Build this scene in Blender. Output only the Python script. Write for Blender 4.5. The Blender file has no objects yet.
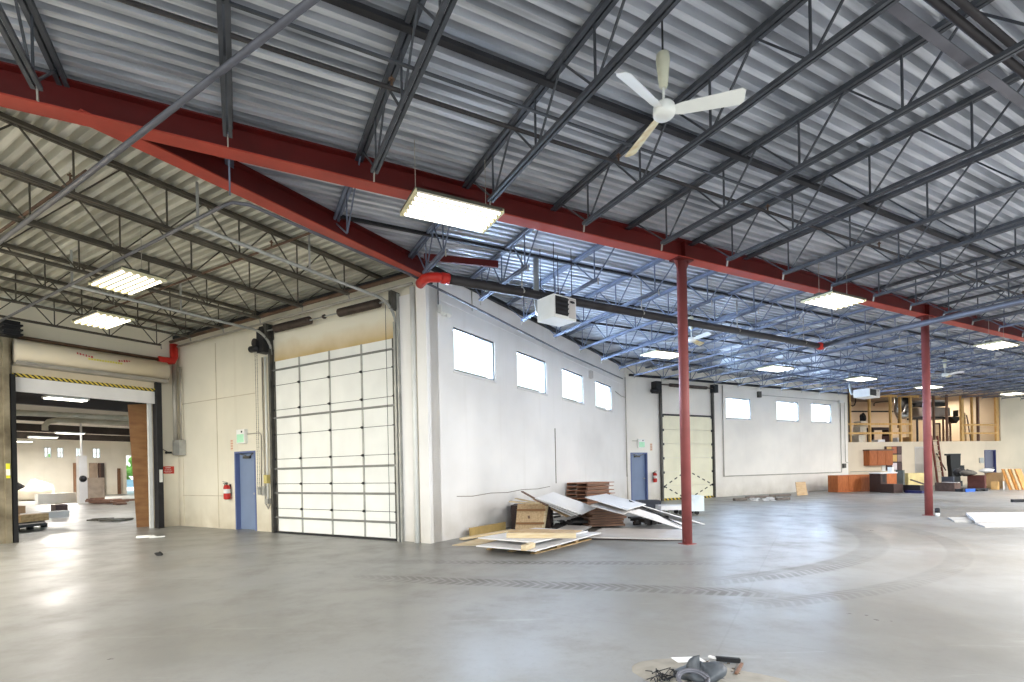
import bpy, math, random
from mathutils import Vector, Matrix
random.seed(7)
PI = math.pi
COL = bpy.context.scene.collection

# ------------------------------------------------------------------ survey of the place
FPX, CYP, ROLL, T1, T2, TB, EYE = 515.58, 469.68, .02114, math.radians(30.40), math.radians(62.19), math.radians(75.5), 1.5
CR, SR = math.cos(ROLL), math.sin(ROLL)
# frames: origin x, origin y, rotation.  hall: x along the long red beam, y away;  wing: x along the windowed wall, y away
HALL = (0., 0., PI/2 - T2)
WING = (0., 0., PI/2 - T1)
BACK = (19.19, 29.42, PI/2 - TB)
WORLD = (0., 0., 0.)

def to_world(fr, p):
    c, s = math.cos(fr[2]), math.sin(fr[2])
    return Vector((fr[0] + c*p[0] - s*p[1], fr[1] + s*p[0] + c*p[1], p[2] if len(p) > 2 else 0.))

def to_frame(fr, p):
    c, s = math.cos(fr[2]), math.sin(fr[2])
    x, y = p[0] - fr[0], p[1] - fr[1]
    return Vector((c*x + s*y, -s*x + c*y, p[2]))

def sight(u, v):
    a, b = u - 512., v - CYP
    return Vector(((CR*a - SR*b)/FPX, 1., -(SR*a + CR*b)/FPX))

def fl(u, v, fr=HALL, z=0.):
    """the point at height z seen in direction (u, v), in frame coordinates"""
    d = sight(u, v)
    t = (z - EYE)/d.z
    return to_frame(fr, (d.x*t, t, z))

def on_y(u, v, y, fr):
    """the point seen in direction (u, v) on the frame's plane y = const"""
    d = sight(u, v)
    c, s = math.cos(fr[2]), math.sin(fr[2])
    n = (-s, c)
    t = (y + n[0]*fr[0] + n[1]*fr[1])/(d.x*n[0] + d.y*n[1])
    return to_frame(fr, (d.x*t, d.y*t, EYE + d.z*t))

def on_x(u, v, x, fr):
    d = sight(u, v)
    c, s = math.cos(fr[2]), math.sin(fr[2])
    t = (x + c*fr[0] + s*fr[1])/(d.x*c + d.y*s)
    return to_frame(fr, (d.x*t, d.y*t, EYE + d.z*t))

# ------------------------------------------------------------------ materials
def lin(c):
    return tuple(((x/255.)/12.92 if x/255. <= .04045 else ((x/255. + .055)/1.055)**2.4) for x in c) + (1.,)

MATS = {}
def mat(name, rgb, rough=.6, metal=0., var=.12, scale=3., emit=0., rgb2=None, bump=0., spec=.4):
    if name in MATS: return MATS[name]
    m = bpy.data.materials.new(name); m.use_nodes = True
    nt = m.node_tree; n = nt.nodes; l = nt.links
    b = n['Principled BSDF']
    b.inputs['Roughness'].default_value = rough
    b.inputs['Metallic'].default_value = metal
    b.inputs['Specular IOR Level'].default_value = spec
    tc = n.new('ShaderNodeTexCoord')
    nz = n.new('ShaderNodeTexNoise'); nz.inputs['Scale'].default_value = scale; nz.inputs['Detail'].default_value = 5.
    l.new(tc.outputs['Object'], nz.inputs['Vector'])
    rp = n.new('ShaderNodeValToRGB')
    c1 = lin(rgb); c2 = lin(rgb2) if rgb2 else tuple(x*(1 - 2*var) for x in c1[:3]) + (1.,)
    rp.color_ramp.elements[0].position = .3; rp.color_ramp.elements[0].color = c2
    rp.color_ramp.elements[1].position = .62; rp.color_ramp.elements[1].color = c1
    l.new(nz.outputs['Fac'], rp.inputs['Fac'])
    l.new(rp.outputs['Color'], b.inputs['Base Color'])
    if emit:
        l.new(rp.outputs['Color'], b.inputs['Emission Color'])
        b.inputs['Emission Strength'].default_value = emit
    if bump:
        bp = n.new('ShaderNodeBump'); bp.inputs['Strength'].default_value = bump; bp.inputs['Distance'].default_value = .02
        l.new(nz.outputs['Fac'], bp.inputs['Height']); l.new(bp.outputs['Normal'], b.inputs['Normal'])
    MATS[name] = m
    return m

def wall_mat(name, rgb, dirt, joints=(), scale=.5):
    """painted tilt-up concrete: soft blotches, grime towards the floor, fine streaks"""
    m = mat(name, rgb, .62, 0., .05, scale, rgb2=tuple(int(c*.94) for c in rgb))
    nt = m.node_tree; n = nt.nodes; l = nt.links
    b = n['Principled BSDF']
    base = b.inputs['Base Color'].links[0].from_socket
    ge = n.new('ShaderNodeNewGeometry')
    sx = n.new('ShaderNodeSeparateXYZ'); l.new(ge.outputs['Position'], sx.inputs[0])
    mr = n.new('ShaderNodeMapRange'); mr.inputs[1].default_value = 0.; mr.inputs[2].default_value = 1.1
    mr.inputs[3].default_value = .75; mr.inputs[4].default_value = 0.
    l.new(sx.outputs['Z'], mr.inputs[0])
    nz = n.new('ShaderNodeTexNoise'); nz.inputs['Scale'].default_value = 2.2; nz.inputs['Detail'].default_value = 8.
    l.new(ge.outputs['Position'], nz.inputs['Vector'])
    mu = n.new('ShaderNodeMath'); mu.operation = 'MULTIPLY'
    l.new(mr.outputs[0], mu.inputs[0]); l.new(nz.outputs['Fac'], mu.inputs[1])
    # streaks
    mp = n.new('ShaderNodeMapping'); mp.inputs['Scale'].default_value = (3., 3., .15)
    l.new(ge.outputs['Position'], mp.inputs[0])
    n2 = n.new('ShaderNodeTexNoise'); n2.inputs['Scale'].default_value = 1.5; n2.inputs['Detail'].default_value = 6.
    l.new(mp.outputs[0], n2.inputs['Vector'])
    m2 = n.new('ShaderNodeMapRange'); m2.inputs[1].default_value = .58; m2.inputs[2].default_value = .8
    m2.inputs[3].default_value = 0.; m2.inputs[4].default_value = .1
    l.new(n2.outputs['Fac'], m2.inputs[0])
    ad = n.new('ShaderNodeMath'); ad.operation = 'ADD'; ad.use_clamp = True
    l.new(mu.outputs[0], ad.inputs[0]); l.new(m2.outputs[0], ad.inputs[1])
    mx = n.new('ShaderNodeMix'); mx.data_type = 'RGBA'
    l.new(ad.outputs[0], mx.inputs[0]); l.new(base, mx.inputs[6]); mx.inputs[7].default_value = lin(dirt)
    l.new(mx.outputs[2], b.inputs['Base Color'])
    return m

def stripes_mat(name, c1, c2, freq, direction=(1, 0, 0), rough=.6, duty=.5):
    if name in MATS: return MATS[name]
    m = mat(name, c1, rough, 0., .03, 5.)
    nt = m.node_tree; n = nt.nodes; l = nt.links; b = n['Principled BSDF']
    base = b.inputs['Base Color'].links[0].from_socket
    tc = n.new('ShaderNodeTexCoord')
    dp = n.new('ShaderNodeVectorMath'); dp.operation = 'DOT_PRODUCT'; dp.inputs[1].default_value = direction
    l.new(tc.outputs['Object'], dp.inputs[0])
    mu = n.new('ShaderNodeMath'); mu.operation = 'MULTIPLY'; mu.inputs[1].default_value = freq
    l.new(dp.outputs['Value'], mu.inputs[0])
    fr = n.new('ShaderNodeMath'); fr.operation = 'FRACT'; l.new(mu.outputs[0], fr.inputs[0])
    gt = n.new('ShaderNodeMath'); gt.operation = 'GREATER_THAN'; gt.inputs[1].default_value = duty
    l.new(fr.outputs[0], gt.inputs[0])
    mx = n.new('ShaderNodeMix'); mx.data_type = 'RGBA'
    l.new(gt.outputs[0], mx.inputs[0]); l.new(base, mx.inputs[6]); mx.inputs[7].default_value = lin(c2)
    l.new(mx.outputs[2], b.inputs['Base Color'])
    return m

def wood_mat(name, rgb, rgb2, scale=(1, 12, 12), rough=.6):
    if name in MATS: return MATS[name]
    m = mat(name, rgb, rough, 0., .1, 2., rgb2=rgb2)
    nt = m.node_tree
    nz = [x for x in nt.nodes if x.type == 'TEX_NOISE'][0]
    tc = [x for x in nt.nodes if x.type == 'TEX_COORD'][0]
    mp = nt.nodes.new('ShaderNodeMapping'); mp.inputs['Scale'].default_value = scale
    nt.links.new(tc.outputs['Object'], mp.inputs[0]); nt.links.new(mp.outputs[0], nz.inputs['Vector'])
    return m

def glass_mat():
    m = bpy.data.materials.new('window_glass'); m.use_nodes = True
    nt = m.node_tree; n = nt.nodes; l = nt.links
    n.remove(n['Principled BSDF'])
    tr = n.new('ShaderNodeBsdfTransparent'); tr.inputs[0].default_value = (.93, .98, .98, 1)
    gl = n.new('ShaderNodeBsdfGlossy'); gl.inputs['Roughness'].default_value = .05
    nz = n.new('ShaderNodeTexNoise'); nz.inputs['Scale'].default_value = 1.2
    mr = n.new('ShaderNodeMapRange'); mr.inputs[3].default_value = .04; mr.inputs[4].default_value = .12
    l.new(nz.outputs['Fac'], mr.inputs[0])
    mx = n.new('ShaderNodeMixShader'); l.new(mr.outputs[0], mx.inputs[0])
    l.new(tr.outputs[0], mx.inputs[1]); l.new(gl.outputs[0], mx.inputs[2])
    l.new(mx.outputs[0], n['Material Output'].inputs[0])
    return m

def floor_mat():
    m = bpy.data.materials.new('polished_concrete'); m.use_nodes = True
    nt = m.node_tree; n = nt.nodes; l = nt.links; b = n['Principled BSDF']
    tc = n.new('ShaderNodeTexCoord'); P = tc.outputs['Object']
    def M(op, a, c=None, clamp=False):
        x = n.new('ShaderNodeMath'); x.operation = op; x.use_clamp = clamp
        for i, q in enumerate((a, c)):
            if q is None: continue
            if isinstance(q, (int, float)): x.inputs[i].default_value = q
            else: l.new(q, x.inputs[i])
        return x.outputs[0]
    def noise(scale, detail=6., vec=P, rough=.55):
        x = n.new('ShaderNodeTexNoise'); x.inputs['Scale'].default_value = scale; x.inputs['Detail'].default_value = detail
        x.inputs['Roughness'].default_value = rough; l.new(vec, x.inputs['Vector']); return x.outputs['Fac']
    def ramp(v, a, c, lo=0., hi=1.):
        x = n.new('ShaderNodeMapRange'); x.inputs[1].default_value = a; x.inputs[2].default_value = c
        x.inputs[3].default_value = lo; x.inputs[4].default_value = hi; x.interpolation_type = 'SMOOTHSTEP'
        l.new(v, x.inputs[0]); return x.outputs[0]
    def mix(f, a, c):
        x = n.new('ShaderNodeMix'); x.data_type = 'RGBA'
        l.new(f, x.inputs[0])
        for i, q in ((6, a), (7, c)):
            if isinstance(q, tuple): x.inputs[i].default_value = q
            else: l.new(q, x.inputs[i])
        return x.outputs[2]
    big = noise(.32, 5.); mid = noise(1.3, 8., rough=.65); fine = noise(18., 6., rough=.7)
    col = mix(ramp(big, .35, .65), lin((126, 124, 120)), lin((143, 143, 142)))
    col = mix(ramp(mid, .45, .75, 0, .55), col, lin((118, 114, 106)))
    col = mix(ramp(fine, .5, .8, 0, .25), col, lin((96, 93, 88)))
    mp = n.new('ShaderNodeMapping'); mp.inputs['Rotation'].default_value = (0, 0, -.55); mp.inputs['Scale'].default_value = (.25, 2.6, 1)
    l.new(P, mp.inputs[0])
    sc = noise(1.1, 9., mp.outputs[0], .7)
    col = mix(ramp(sc, .6, .75, 0, .4), col, lin((196, 196, 194)))
    sx = n.new('ShaderNodeSeparateXYZ'); l.new(P, sx.inputs[0])
    X, Y = sx.outputs['X'], sx.outputs['Y']
    # tyre tracks: two straight bands that bend into an arc further right
    def band(dist, half):      # 1 inside
        return ramp(M('ABSOLUTE', dist), half*.75, half*1.1, 1., 0.)
    def tread(along, across):
        t = M('ADD', M('MULTIPLY', along, 8.), M('MULTIPLY', M('ABSOLUTE', across), 5.))
        return ramp(M('ABSOLUTE', M('SUBTRACT', M('FRACT', t), .5)), .1, .24)
    tot = None
    for y0, hw, x0, x1 in ((6.79, .22, -2.8, 2.4), (8.34, .17, -2.2, 2.4)):
        dy = M('SUBTRACT', Y, M('ADD', M('MULTIPLY', X, -.27 if y0 < 7 else -.14), y0))
        gate = M('MULTIPLY', ramp(X, x0, x0 + 2.2), ramp(X, x1, x1 + .8, 1., 0.))
        k = M('MULTIPLY', M('MULTIPLY', band(dy, hw), gate), M('ADD', M('MULTIPLY', tread(X, dy), .75), .25))
        tot = k if tot is None else M('MAXIMUM', tot, k)
    for R, hw in ((6.9, .24), (8.05, .17)):
        ox, oy = .95, 13.4
        dx, dyy = M('SUBTRACT', X, ox), M('SUBTRACT', Y, oy)
        d = M('SQRT', M('ADD', M('MULTIPLY', dx, dx), M('MULTIPLY', dyy, dyy)))
        ang = M('ARCTAN2', dyy, dx)
        gate = M('MULTIPLY', ramp(ang, -1.5, -1.1), ramp(ang, -.35, -.02, 1., 0.))
        dd = M('SUBTRACT', d, R)
        k = M('MULTIPLY', M('MULTIPLY', band(dd, hw), gate), M('ADD', M('MULTIPLY', tread(M('MULTIPLY', ang, R), dd), .6), .3))
        tot = M('MAXIMUM', tot, M('MULTIPLY', k, .9))
    tot = M('MULTIPLY', tot, ramp(mid, .3, .6, .45, 1.))
    col = mix(M('MULTIPLY', tot, .5), col, lin((84, 80, 74)))
    # saw-cut joints on the wing grid
    c, s = math.cos(WING[2]), math.sin(WING[2])
    gx = M('ADD', M('MULTIPLY', X, c), M('MULTIPLY', Y, s)); gy = M('ADD', M('MULTIPLY', X, -s), M('MULTIPLY', Y, c))
    jo = None
    for g, off in ((gx, 2.1), (gy, 1.6)):
        w = M('ABSOLUTE', M('SUBTRACT', M('FRACT', M('DIVIDE', M('ADD', g, off), 4.6)), .5))
        k = ramp(w, .0008, .003, 1., 0.)
        jo = k if jo is None else M('MAXIMUM', jo, k)
    col = mix(M('MULTIPLY', jo, .16), col, lin((95, 92, 86)))
    l.new(col, b.inputs['Base Color'])
    rg = M('ADD', ramp(big, .3, .7, .27, .4), ramp(mid, .35, .75, 0., .15))
    rg = M('ADD', rg, M('MULTIPLY', tot, .2))
    l.new(rg, b.inputs['Roughness'])
    b.inputs['Specular IOR Level'].default_value = .5
    bp = n.new('ShaderNodeBump'); bp.inputs['Strength'].default_value = .06; bp.inputs['Distance'].default_value = .02
    l.new(mid, bp.inputs['Height']); l.new(bp.outputs['Normal'], b.inputs['Normal'])
    return m

def deck_mat(name, c1, c2, stretch):
    m = mat(name, c1, .42, .42, .1, 1.0, rgb2=c2)
    nt = m.node_tree
    nz = [x for x in nt.nodes if x.type == 'TEX_NOISE'][0]; tc = [x for x in nt.nodes if x.type == 'TEX_COORD'][0]
    mp = nt.nodes.new('ShaderNodeMapping'); mp.inputs['Scale'].default_value = stretch
    nt.links.new(tc.outputs['Object'], mp.inputs[0]); nt.links.new(mp.outputs[0], nz.inputs['Vector']); nz.inputs['Scale'].default_value = 1.6
    return m

M_FLOOR = floor_mat()
M_GLASS = glass_mat()
M_WALLL = wall_mat('cream_paint', (236, 229, 212), (150, 128, 90))
M_WALLR = wall_mat('white_paint', (246, 243, 241), (150, 132, 100))
M_WALLF = wall_mat('pale_paint', (242, 237, 229), (160, 148, 126))
M_WALLB = wall_mat('tan_paint', (224, 208, 184), (150, 136, 112))
M_DECK = deck_mat('galvanised_deck', (216, 219, 226), (146, 150, 158), (.35, 4., 1))
M_DECKW = deck_mat('galvanised_deck_warm', (226, 223, 212), (166, 163, 152), (4., .35, 1))
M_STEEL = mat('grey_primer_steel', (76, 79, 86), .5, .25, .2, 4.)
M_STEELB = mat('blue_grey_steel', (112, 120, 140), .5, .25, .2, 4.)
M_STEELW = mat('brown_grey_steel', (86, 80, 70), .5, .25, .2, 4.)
M_DARK = mat('dark_steel', (46, 46, 50), .5, .3, .2, 4.)
M_RED = mat('red_primer_shaded', (92, 18, 15), .5, .0, .14, 2.)  # beam red darkened to imitate the shade on the webs
M_REDCOL = mat('dusty_red_primer', (140, 74, 72), .55, .0, .12, 3.)
M_REDBRIGHT = mat('bright_red_paint', (196, 44, 34), .45, .0, .1, 4.)
M_PIPEG = mat('grey_pipe', (104, 104, 112), .45, .3, .15, 3.)
M_PIPED = mat('dark_pipe', (62, 58, 60), .5, .3, .2, 3.)
M_PIPER = mat('rusty_pipe', (110, 84, 66), .6, .2, .25, 3.)
M_COND = mat('pale_conduit', (178, 172, 162), .45, .3, .1, 3.)
M_GALV = mat('galvanised_track', (178, 178, 174), .4, .3, .15, 4.)
M_GALVD = mat('weathered_track', (96, 94, 90), .5, .5, .2, 4.)
M_WHITE = mat('white_enamel', (236, 236, 232), .4, 0., .04, 3.)
M_OFFW = mat('insulated_panel', (242, 242, 238), .55, 0., .04, 1.5)
M_YELP = mat('cream_panel', (240, 235, 208), .55, 0., .05, 1.5)
M_BLUE = mat('blue_door_paint', (124, 140, 170), .45, 0., .06, 1.5)
M_BLUEF = mat('blue_frame_paint', (98, 112, 156), .45, 0., .06, 2.)
M_BLACK = mat('black_rubber', (18, 18, 20), .6, 0., .2, 5.)
M_BROWND = mat('dark_spring_steel', (84, 72, 66), .5, .3, .2, 6.)
M_TUBE = mat('fluorescent_tube', (255, 250, 236), .4, 0., .0, 1., emit=2.8)
M_TUBEW = mat('warm_fluorescent_tube', (255, 243, 212), .4, 0., .0, 1., emit=2.8)
M_REFL = mat('lamp_reflector', (74, 72, 62), .5, 0., .05, 3.)
M_REDF = mat('red_primer_lit', (176, 66, 50), .5, 0., .14, 2.)  # same beam red, lightened to imitate light bouncing up onto the flanges
M_BROWNPLY = wood_mat('plywood', (206, 176, 136), (184, 150, 110))
M_PINE = wood_mat('pine_lumber', (216, 198, 164), (196, 170, 130), (2, 2, 14))
M_LUMBER = wood_mat('pallet_wood', (190, 160, 116), (152, 122, 82))
M_ORANGEW = wood_mat('oak_cabinet', (178, 102, 52), (146, 76, 36), (12, 12, 1.5))
M_DKWOOD = wood_mat('dark_brown_wood', (66, 44, 38), (42, 28, 26))
M_CARD = mat('cardboard', (188, 152, 108), .75, 0., .08, 2.)
M_CARDB = wood_mat('brown_hardboard', (160, 118, 76), (132, 90, 56), (1, 1, 3))
M_PANELW = mat('white_laminate_sheet', (232, 230, 230), .5, 0., .05, 1.5)
M_PANELG = mat('pale_grey_sheet', (198, 192, 188), .55, 0., .06, 1.5)
M_TANWOOD = wood_mat('stained_board', (128, 96, 76), (96, 70, 58))
M_EXITG = mat('exit_sign_green', (168, 218, 184), .4, 0., .05, 6., emit=.08)

# ------------------------------------------------------------------ mesh building
class MB:
    def __init__(s): s.v = []; s.f = []
    def add(s, vs, fs):
        k = len(s.v); s.v += [Vector(p) for p in vs]; s.f += [tuple(i + k for i in f) for f in fs]; return s
    def box(s, x0, x1, y0, y1, z0, z1):
        return s.add([(x0,y0,z0),(x1,y0,z0),(x1,y1,z0),(x0,y1,z0),(x0,y0,z1),(x1,y0,z1),(x1,y1,z1),(x0,y1,z1)],
                     [(0,3,2,1),(4,5,6,7),(0,1,5,4),(1,2,6,5),(2,3,7,6),(3,0,4,7)])
    def obox(s, c, size, rot=None):
        rot = rot or Matrix.Identity(3); c = Vector(c); vs = []
        for dz in (-.5, .5):
            for dx, dy in ((-.5,-.5),(.5,-.5),(.5,.5),(-.5,.5)):
                vs.append(c + rot @ Vector((dx*size[0], dy*size[1], dz*size[2])))
        return s.add(vs, [(0,3,2,1),(4,5,6,7),(0,1,5,4),(1,2,6,5),(2,3,7,6),(3,0,4,7)])
    def bar(s, p, q, w, h=None, up=(0, 0, 1)):
        p, q = Vector(p), Vector(q); d = q - p
        if d.length < 1e-6: return s
        h = h or w; a = d.normalized(); u = Vector(up)
        if abs(a.dot(u)) > .98: u = Vector((0, 1, 0))
        x = a.cross(u).normalized(); z = x.cross(a).normalized(); vs = []
        for e in (p, q):
            for sx, sz in ((-1,-1),(1,-1),(1,1),(-1,1)): vs.append(e + x*(sx*w/2) + z*(sz*h/2))
        return s.add(vs, [(0,1,2,3),(7,6,5,4),(0,4,5,1),(1,5,6,2),(2,6,7,3),(3,7,4,0)])
    def tube(s, pts, r, seg=10, cap=True, r2=None):
        pts = [Vector(p) for p in pts]; rings = []; ref = None
        for i, p in enumerate(pts):
            d = (pts[min(i+1, len(pts)-1)] - pts[max(i-1, 0)]).normalized()
            if ref is None:
                ref = Vector((0, 0, 1)) if abs(d.z) < .9 else Vector((1, 0, 0))
            x = d.cross(ref).normalized(); z = x.cross(d).normalized(); ref = z
            rr = r if r2 is None else r + (r2 - r)*i/max(1, len(pts)-1)
            rings.append([p + x*(rr*math.cos(t*2*PI/seg)) + z*(rr*math.sin(t*2*PI/seg)) for t in range(seg)])
        vs = [q for g in rings for q in g]; fs = []
        for i in range(len(rings)-1):
            for t in range(seg):
                a, b = i*seg + t, i*seg + (t+1) % seg
                fs.append((a, a+seg, b+seg, b))
        if cap:
            fs.append(tuple(range(seg))); fs.append(tuple(reversed(range((len(rings)-1)*seg, len(rings)*seg))))
        return s.add(vs, fs)
    def lathe(s, prof, c=(0,0,0), seg=20):
        c = Vector(c); vs = []; fs = []; m = len(prof)
        for r, z in prof:
            for t in range(seg): vs.append(c + Vector((r*math.cos(2*PI*t/seg), r*math.sin(2*PI*t/seg), z)))
        for i in range(m-1):
            for t in range(seg):
                a, b = i*seg+t, i*seg+(t+1) % seg; fs.append((a, b, b+seg, a+seg))
        fs.append(tuple(reversed(range(seg)))); fs.append(tuple(range((m-1)*seg, m*seg)))
        return s.add(vs, fs)
    def prism(s, poly, d):
        """a flat polygon (3D points) pushed along d"""
        d = Vector(d); n = len(poly); vs = [Vector(p) for p in poly]; vs += [p + d for p in vs]
        fs = [tuple(range(n)), tuple(reversed(range(n, 2*n)))] + [(i, i+n, (i+1) % n + n, (i+1) % n) for i in range(n)]
        return s.add(vs, fs)
    def slab(s, p0, p1, p2, t):
        """parallelogram sheet p1-p0, p1-p2 with thickness t downwards along its normal"""
        p0, p1, p2 = Vector(p0), Vector(p1), Vector(p2); n = (p0-p1).cross(p2-p1).normalized()
        if n.z > 0: n = -n
        return s.prism([p0, p1, p2, p0 + p2 - p1], n*t)
    def blob(s, c, size, seed=0, lumps=.25, nu=14, nv=8, flat=0.):
        rnd = random.Random(seed); ph = [rnd.uniform(0, 6.28) for _ in range(6)]; c = Vector(c); vs = []; fs = []
        for j in range(nv+1):
            th = PI*j/nv
            for i in range(nu):
                a = 2*PI*i/nu
                k = 1 + lumps*(.5*math.sin(2*a+ph[0]+th) + .3*math.sin(3*a+ph[1]-2*th) + .3*math.sin(4*th+ph[2]+a))
                z = math.cos(th)*k
                vs.append(c + Vector((size[0]*math.sin(th)*math.cos(a)*k, size[1]*math.sin(th)*math.sin(a)*k, size[2]*(max(z, flat) if flat else z))))
        for j in range(nv):
            for i in range(nu):
                a, b = j*nu+i, j*nu+(i+1) % nu; fs.append((a, a+nu, b+nu, b))
        return s.add(vs, fs)
    def mesh(s, name, off=None, smooth=False):
        me = bpy.data.meshes.new(name)
        o = Vector(off) if off is not None else Vector((0, 0, 0))
        me.from_pydata([tuple(p - o) for p in s.v], [], s.f); me.update()
        import bmesh
        bm = bmesh.new(); bm.from_mesh(me); bmesh.ops.recalc_face_normals(bm, faces=bm.faces); bm.to_mesh(me); bm.free()
        if smooth:
            me.polygons.foreach_set('use_smooth', [True]*len(me.polygons))
        return me

ORIGIN = {}
def place(o, fr, loc, rot=0.):
    o.location = to_world(fr, loc); o.rotation_euler = (0, 0, fr[2] + rot)

def props(o, label=None, cat=None, group=None, kind=None):
    if label: o['label'] = label
    if cat: o['category'] = cat
    if group: o['group'] = group
    if kind: o['kind'] = kind
    return o

def thing(name, label, cat, fr, loc, group=None, rot=0., kind='thing'):
    """an Empty at the thing's base; its parts are given in frame coordinates (rot = 0) or in local ones"""
    o = bpy.data.objects.new(name, None); COL.objects.link(o); o.empty_display_size = .2
    place(o, fr, loc, rot); props(o, label, cat, group, kind)
    ORIGIN[o.name] = Vector(loc) if rot == 0. else Vector((0, 0, 0))
    return o

def part(name, mb, m, parent, smooth=False, label=None):
    off = ORIGIN.get(parent.name, Vector((0, 0, 0)))
    o = bpy.data.objects.new(name, mb.mesh(name, off, smooth)); o.data.materials.append(m)
    COL.objects.link(o); o.parent = parent; ORIGIN[o.name] = off
    if label: o['label'] = label
    return o

def solo(name, mb, m, label, cat, fr, loc, group=None, rot=0., kind='thing', smooth=False):
    o = bpy.data.objects.new(name, mb.mesh(name, Vector(loc) if rot == 0. else None, smooth)); o.data.materials.append(m)
    COL.objects.link(o); place(o, fr, loc, rot); props(o, label, cat, group, kind)
    ORIGIN[o.name] = Vector(loc) if rot == 0. else Vector((0, 0, 0))
    return o

def struct(name, mb, m, fr, smooth=False):
    o = bpy.data.objects.new(name, mb.mesh(name, None, smooth)); o.data.materials.append(m)
    COL.objects.link(o); place(o, fr, (0, 0, 0)); o['kind'] = 'structure'; ORIGIN[o.name] = Vector((0, 0, 0))
    return o

def dup(root, fr, loc, rot=0., label=None, group=None):
    r = root.copy(); COL.objects.link(r); place(r, fr, loc, rot)
    if label: r['label'] = label
    if group: r['group'] = group
    for ch in list(root.children):
        c = ch.copy(); COL.objects.link(c); c.parent = r
        for g in list(ch.children):
            d = g.copy(); COL.objects.link(d); d.parent = c
    return r

ORD = ('first second third fourth fifth sixth seventh eighth ninth tenth eleventh twelfth thirteenth fourteenth fifteenth sixteenth '
       'seventeenth eighteenth nineteenth twentieth twenty-first twenty-second twenty-third twenty-fourth twenty-fifth twenty-sixth '
       'twenty-seventh twenty-eighth twenty-ninth thirtieth').split()

def wall_cells(mb, axis, a0, a1, z0, z1, d0, d1, holes):
    """a wall along axis ('x' or 'y') with rectangular holes (a, b, zlow, zhigh), as one welded set of blocks"""
    A = sorted({a0, a1, *[h[0] for h in holes], *[h[1] for h in holes]})
    for i in range(len(A)-1):
        m = (A[i]+A[i+1])/2
        Z = sorted({z0, z1, *[z for h in holes if h[0] < m < h[1] for z in h[2:4]]})
        for j in range(len(Z)-1):
            zm = (Z[j]+Z[j+1])/2
            if any(h[0] < m < h[1] and h[2] < zm < h[3] for h in holes): continue
            if axis == 'x': mb.box(A[i], A[i+1], d0, d1, Z[j], Z[j+1])
            else: mb.box(d0, d1, A[i], A[i+1], Z[j], Z[j+1])
    return mb

# ================================================================== THE SETTING
TOP = 5.86                                   # underside of the roof deck
mb = MB(); mb.add([(-45,-14,0),(75,-14,0),(75,95,0),(-45,95,0)], [(0,1,2,3)])
struct('floor', mb, M_FLOOR, WORLD)

def deck(name, lines, m, fr, vertical):
    """corrugated steel sheet: a trapezoid profile stepped across `lines`, each flute running from lo to hi"""
    mb = MB(); vs = []; fs = []
    for t, z, lo, hi in lines:
        for q in (lo, hi): vs.append((q, t, z) if not vertical else (t, q, z))
    for i in range(len(lines)-1): fs.append((2*i, 2*i+1, 2*i+3, 2*i+2))
    mb.add(vs, fs); return struct(name, mb, m, fr)

def profile(t0, t1, pitch=.165):
    out = []; t = t0
    while t < t1:
        for f, z in ((0, TOP), (.44, TOP), (.52, TOP+.1), (.92, TOP+.1)): out.append((t + f*pitch, z))
        t += pitch
    return out
def girder_x(y): return (y - 5.865)/.527*.85 - 3.635           # hall x of the girder / windowed wall line at hall y
hl = []
for t, z in profile(-6., 17.3):
    lo = -9. if t < 7.22 else girder_x(t)
    hl.append((t, z, min(lo, 14.7), 47.))
deck('ceiling', hl, M_DECK, HALL, False)
wl = []
for t, z in profile(-4., 8.62):
    lo = 6.9 if t >= 2.57 else -.62*t + 8.49
    wl.append((t, z, lo, 17.0))
deck('ceiling.001', wl, M_DECKW, WING, True)

# wing left wall (x = 8.47) with the blue door's opening
mb = wall_cells(MB(), 'y', 6.9, 17.0, 0, 5.84, 8.47, 8.75, [(12.95, 13.9, 0, 2.16)])
w = struct('wall_left', mb, M_WALLL, WING)
M_SEAM = mat('panel_joint_tan', (200, 188, 164), .7)  # tan line colour of the wall panel joints
for y0, z0, y1, z1 in ((16.6, 3.7, 12.9, 3.7), (16.6, .93, 14.1, .93), (14.72, .02, 14.72, 5.3), (16.55, .02, 16.55, 2.1)):
    rb = MB(); rb.bar((8.467, y0, z0), (8.467, y1, z1), .012, .018); part('panel_joint', rb, M_SEAM, w)
# windowed wall (y = 6.9)
WR = [(9.30, 11.02), (12.15, 13.92), (15.05, 16.78), (17.96, 19.71)]
mb = wall_cells(MB(), 'x', 8.47, 21.48, 0, 5.84, 6.9, 7.14, [(a, b, 3.74, 4.73) for a, b in WR])
w = struct('wall_right', mb, M_WALLR, WING)
rb = MB()
pts = [(9.3,.93),(9.9,.90),(10.7,.935),(11.5,.91),(12.3,.95),(13.2,.93),(14.0,.97)]
for (a, z), (b, z2) in zip(pts, pts[1:]): rb.bar((a, 6.897, z), (b, 6.897, z2), .012, .016)
part('paint_crack', rb, mat('crack_grey', (138, 128, 114), .8), w)  # grey line colour, shared by the crack and a panel joint
rb = MB(); rb.bar((14.42, 6.893, 1.05), (14.42, 6.893, 2.75), .02, .025); part('panel_joint', rb, MATS['crack_grey'], w)
rb = MB(); rb.bar((8.8, 6.895, 5.2), (21.4, 6.895, 4.98), .012, .02); part('panel_joint', rb, M_WALLR, w)
# far wall (y = 17.07)
WF = [(20.68, 22.46), (24.46, 26.27), (27.36, 29.17)]
mb = wall_cells(MB(), 'x', 14.56, 30.72, 0, 5.84, 17.07, 17.33, [(a, b, 3.73, 4.75) for a, b in WF] + [(14.72, 15.66, 0, 2.12)])
struct('wall_far', mb, M_WALLF, HALL)
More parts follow.
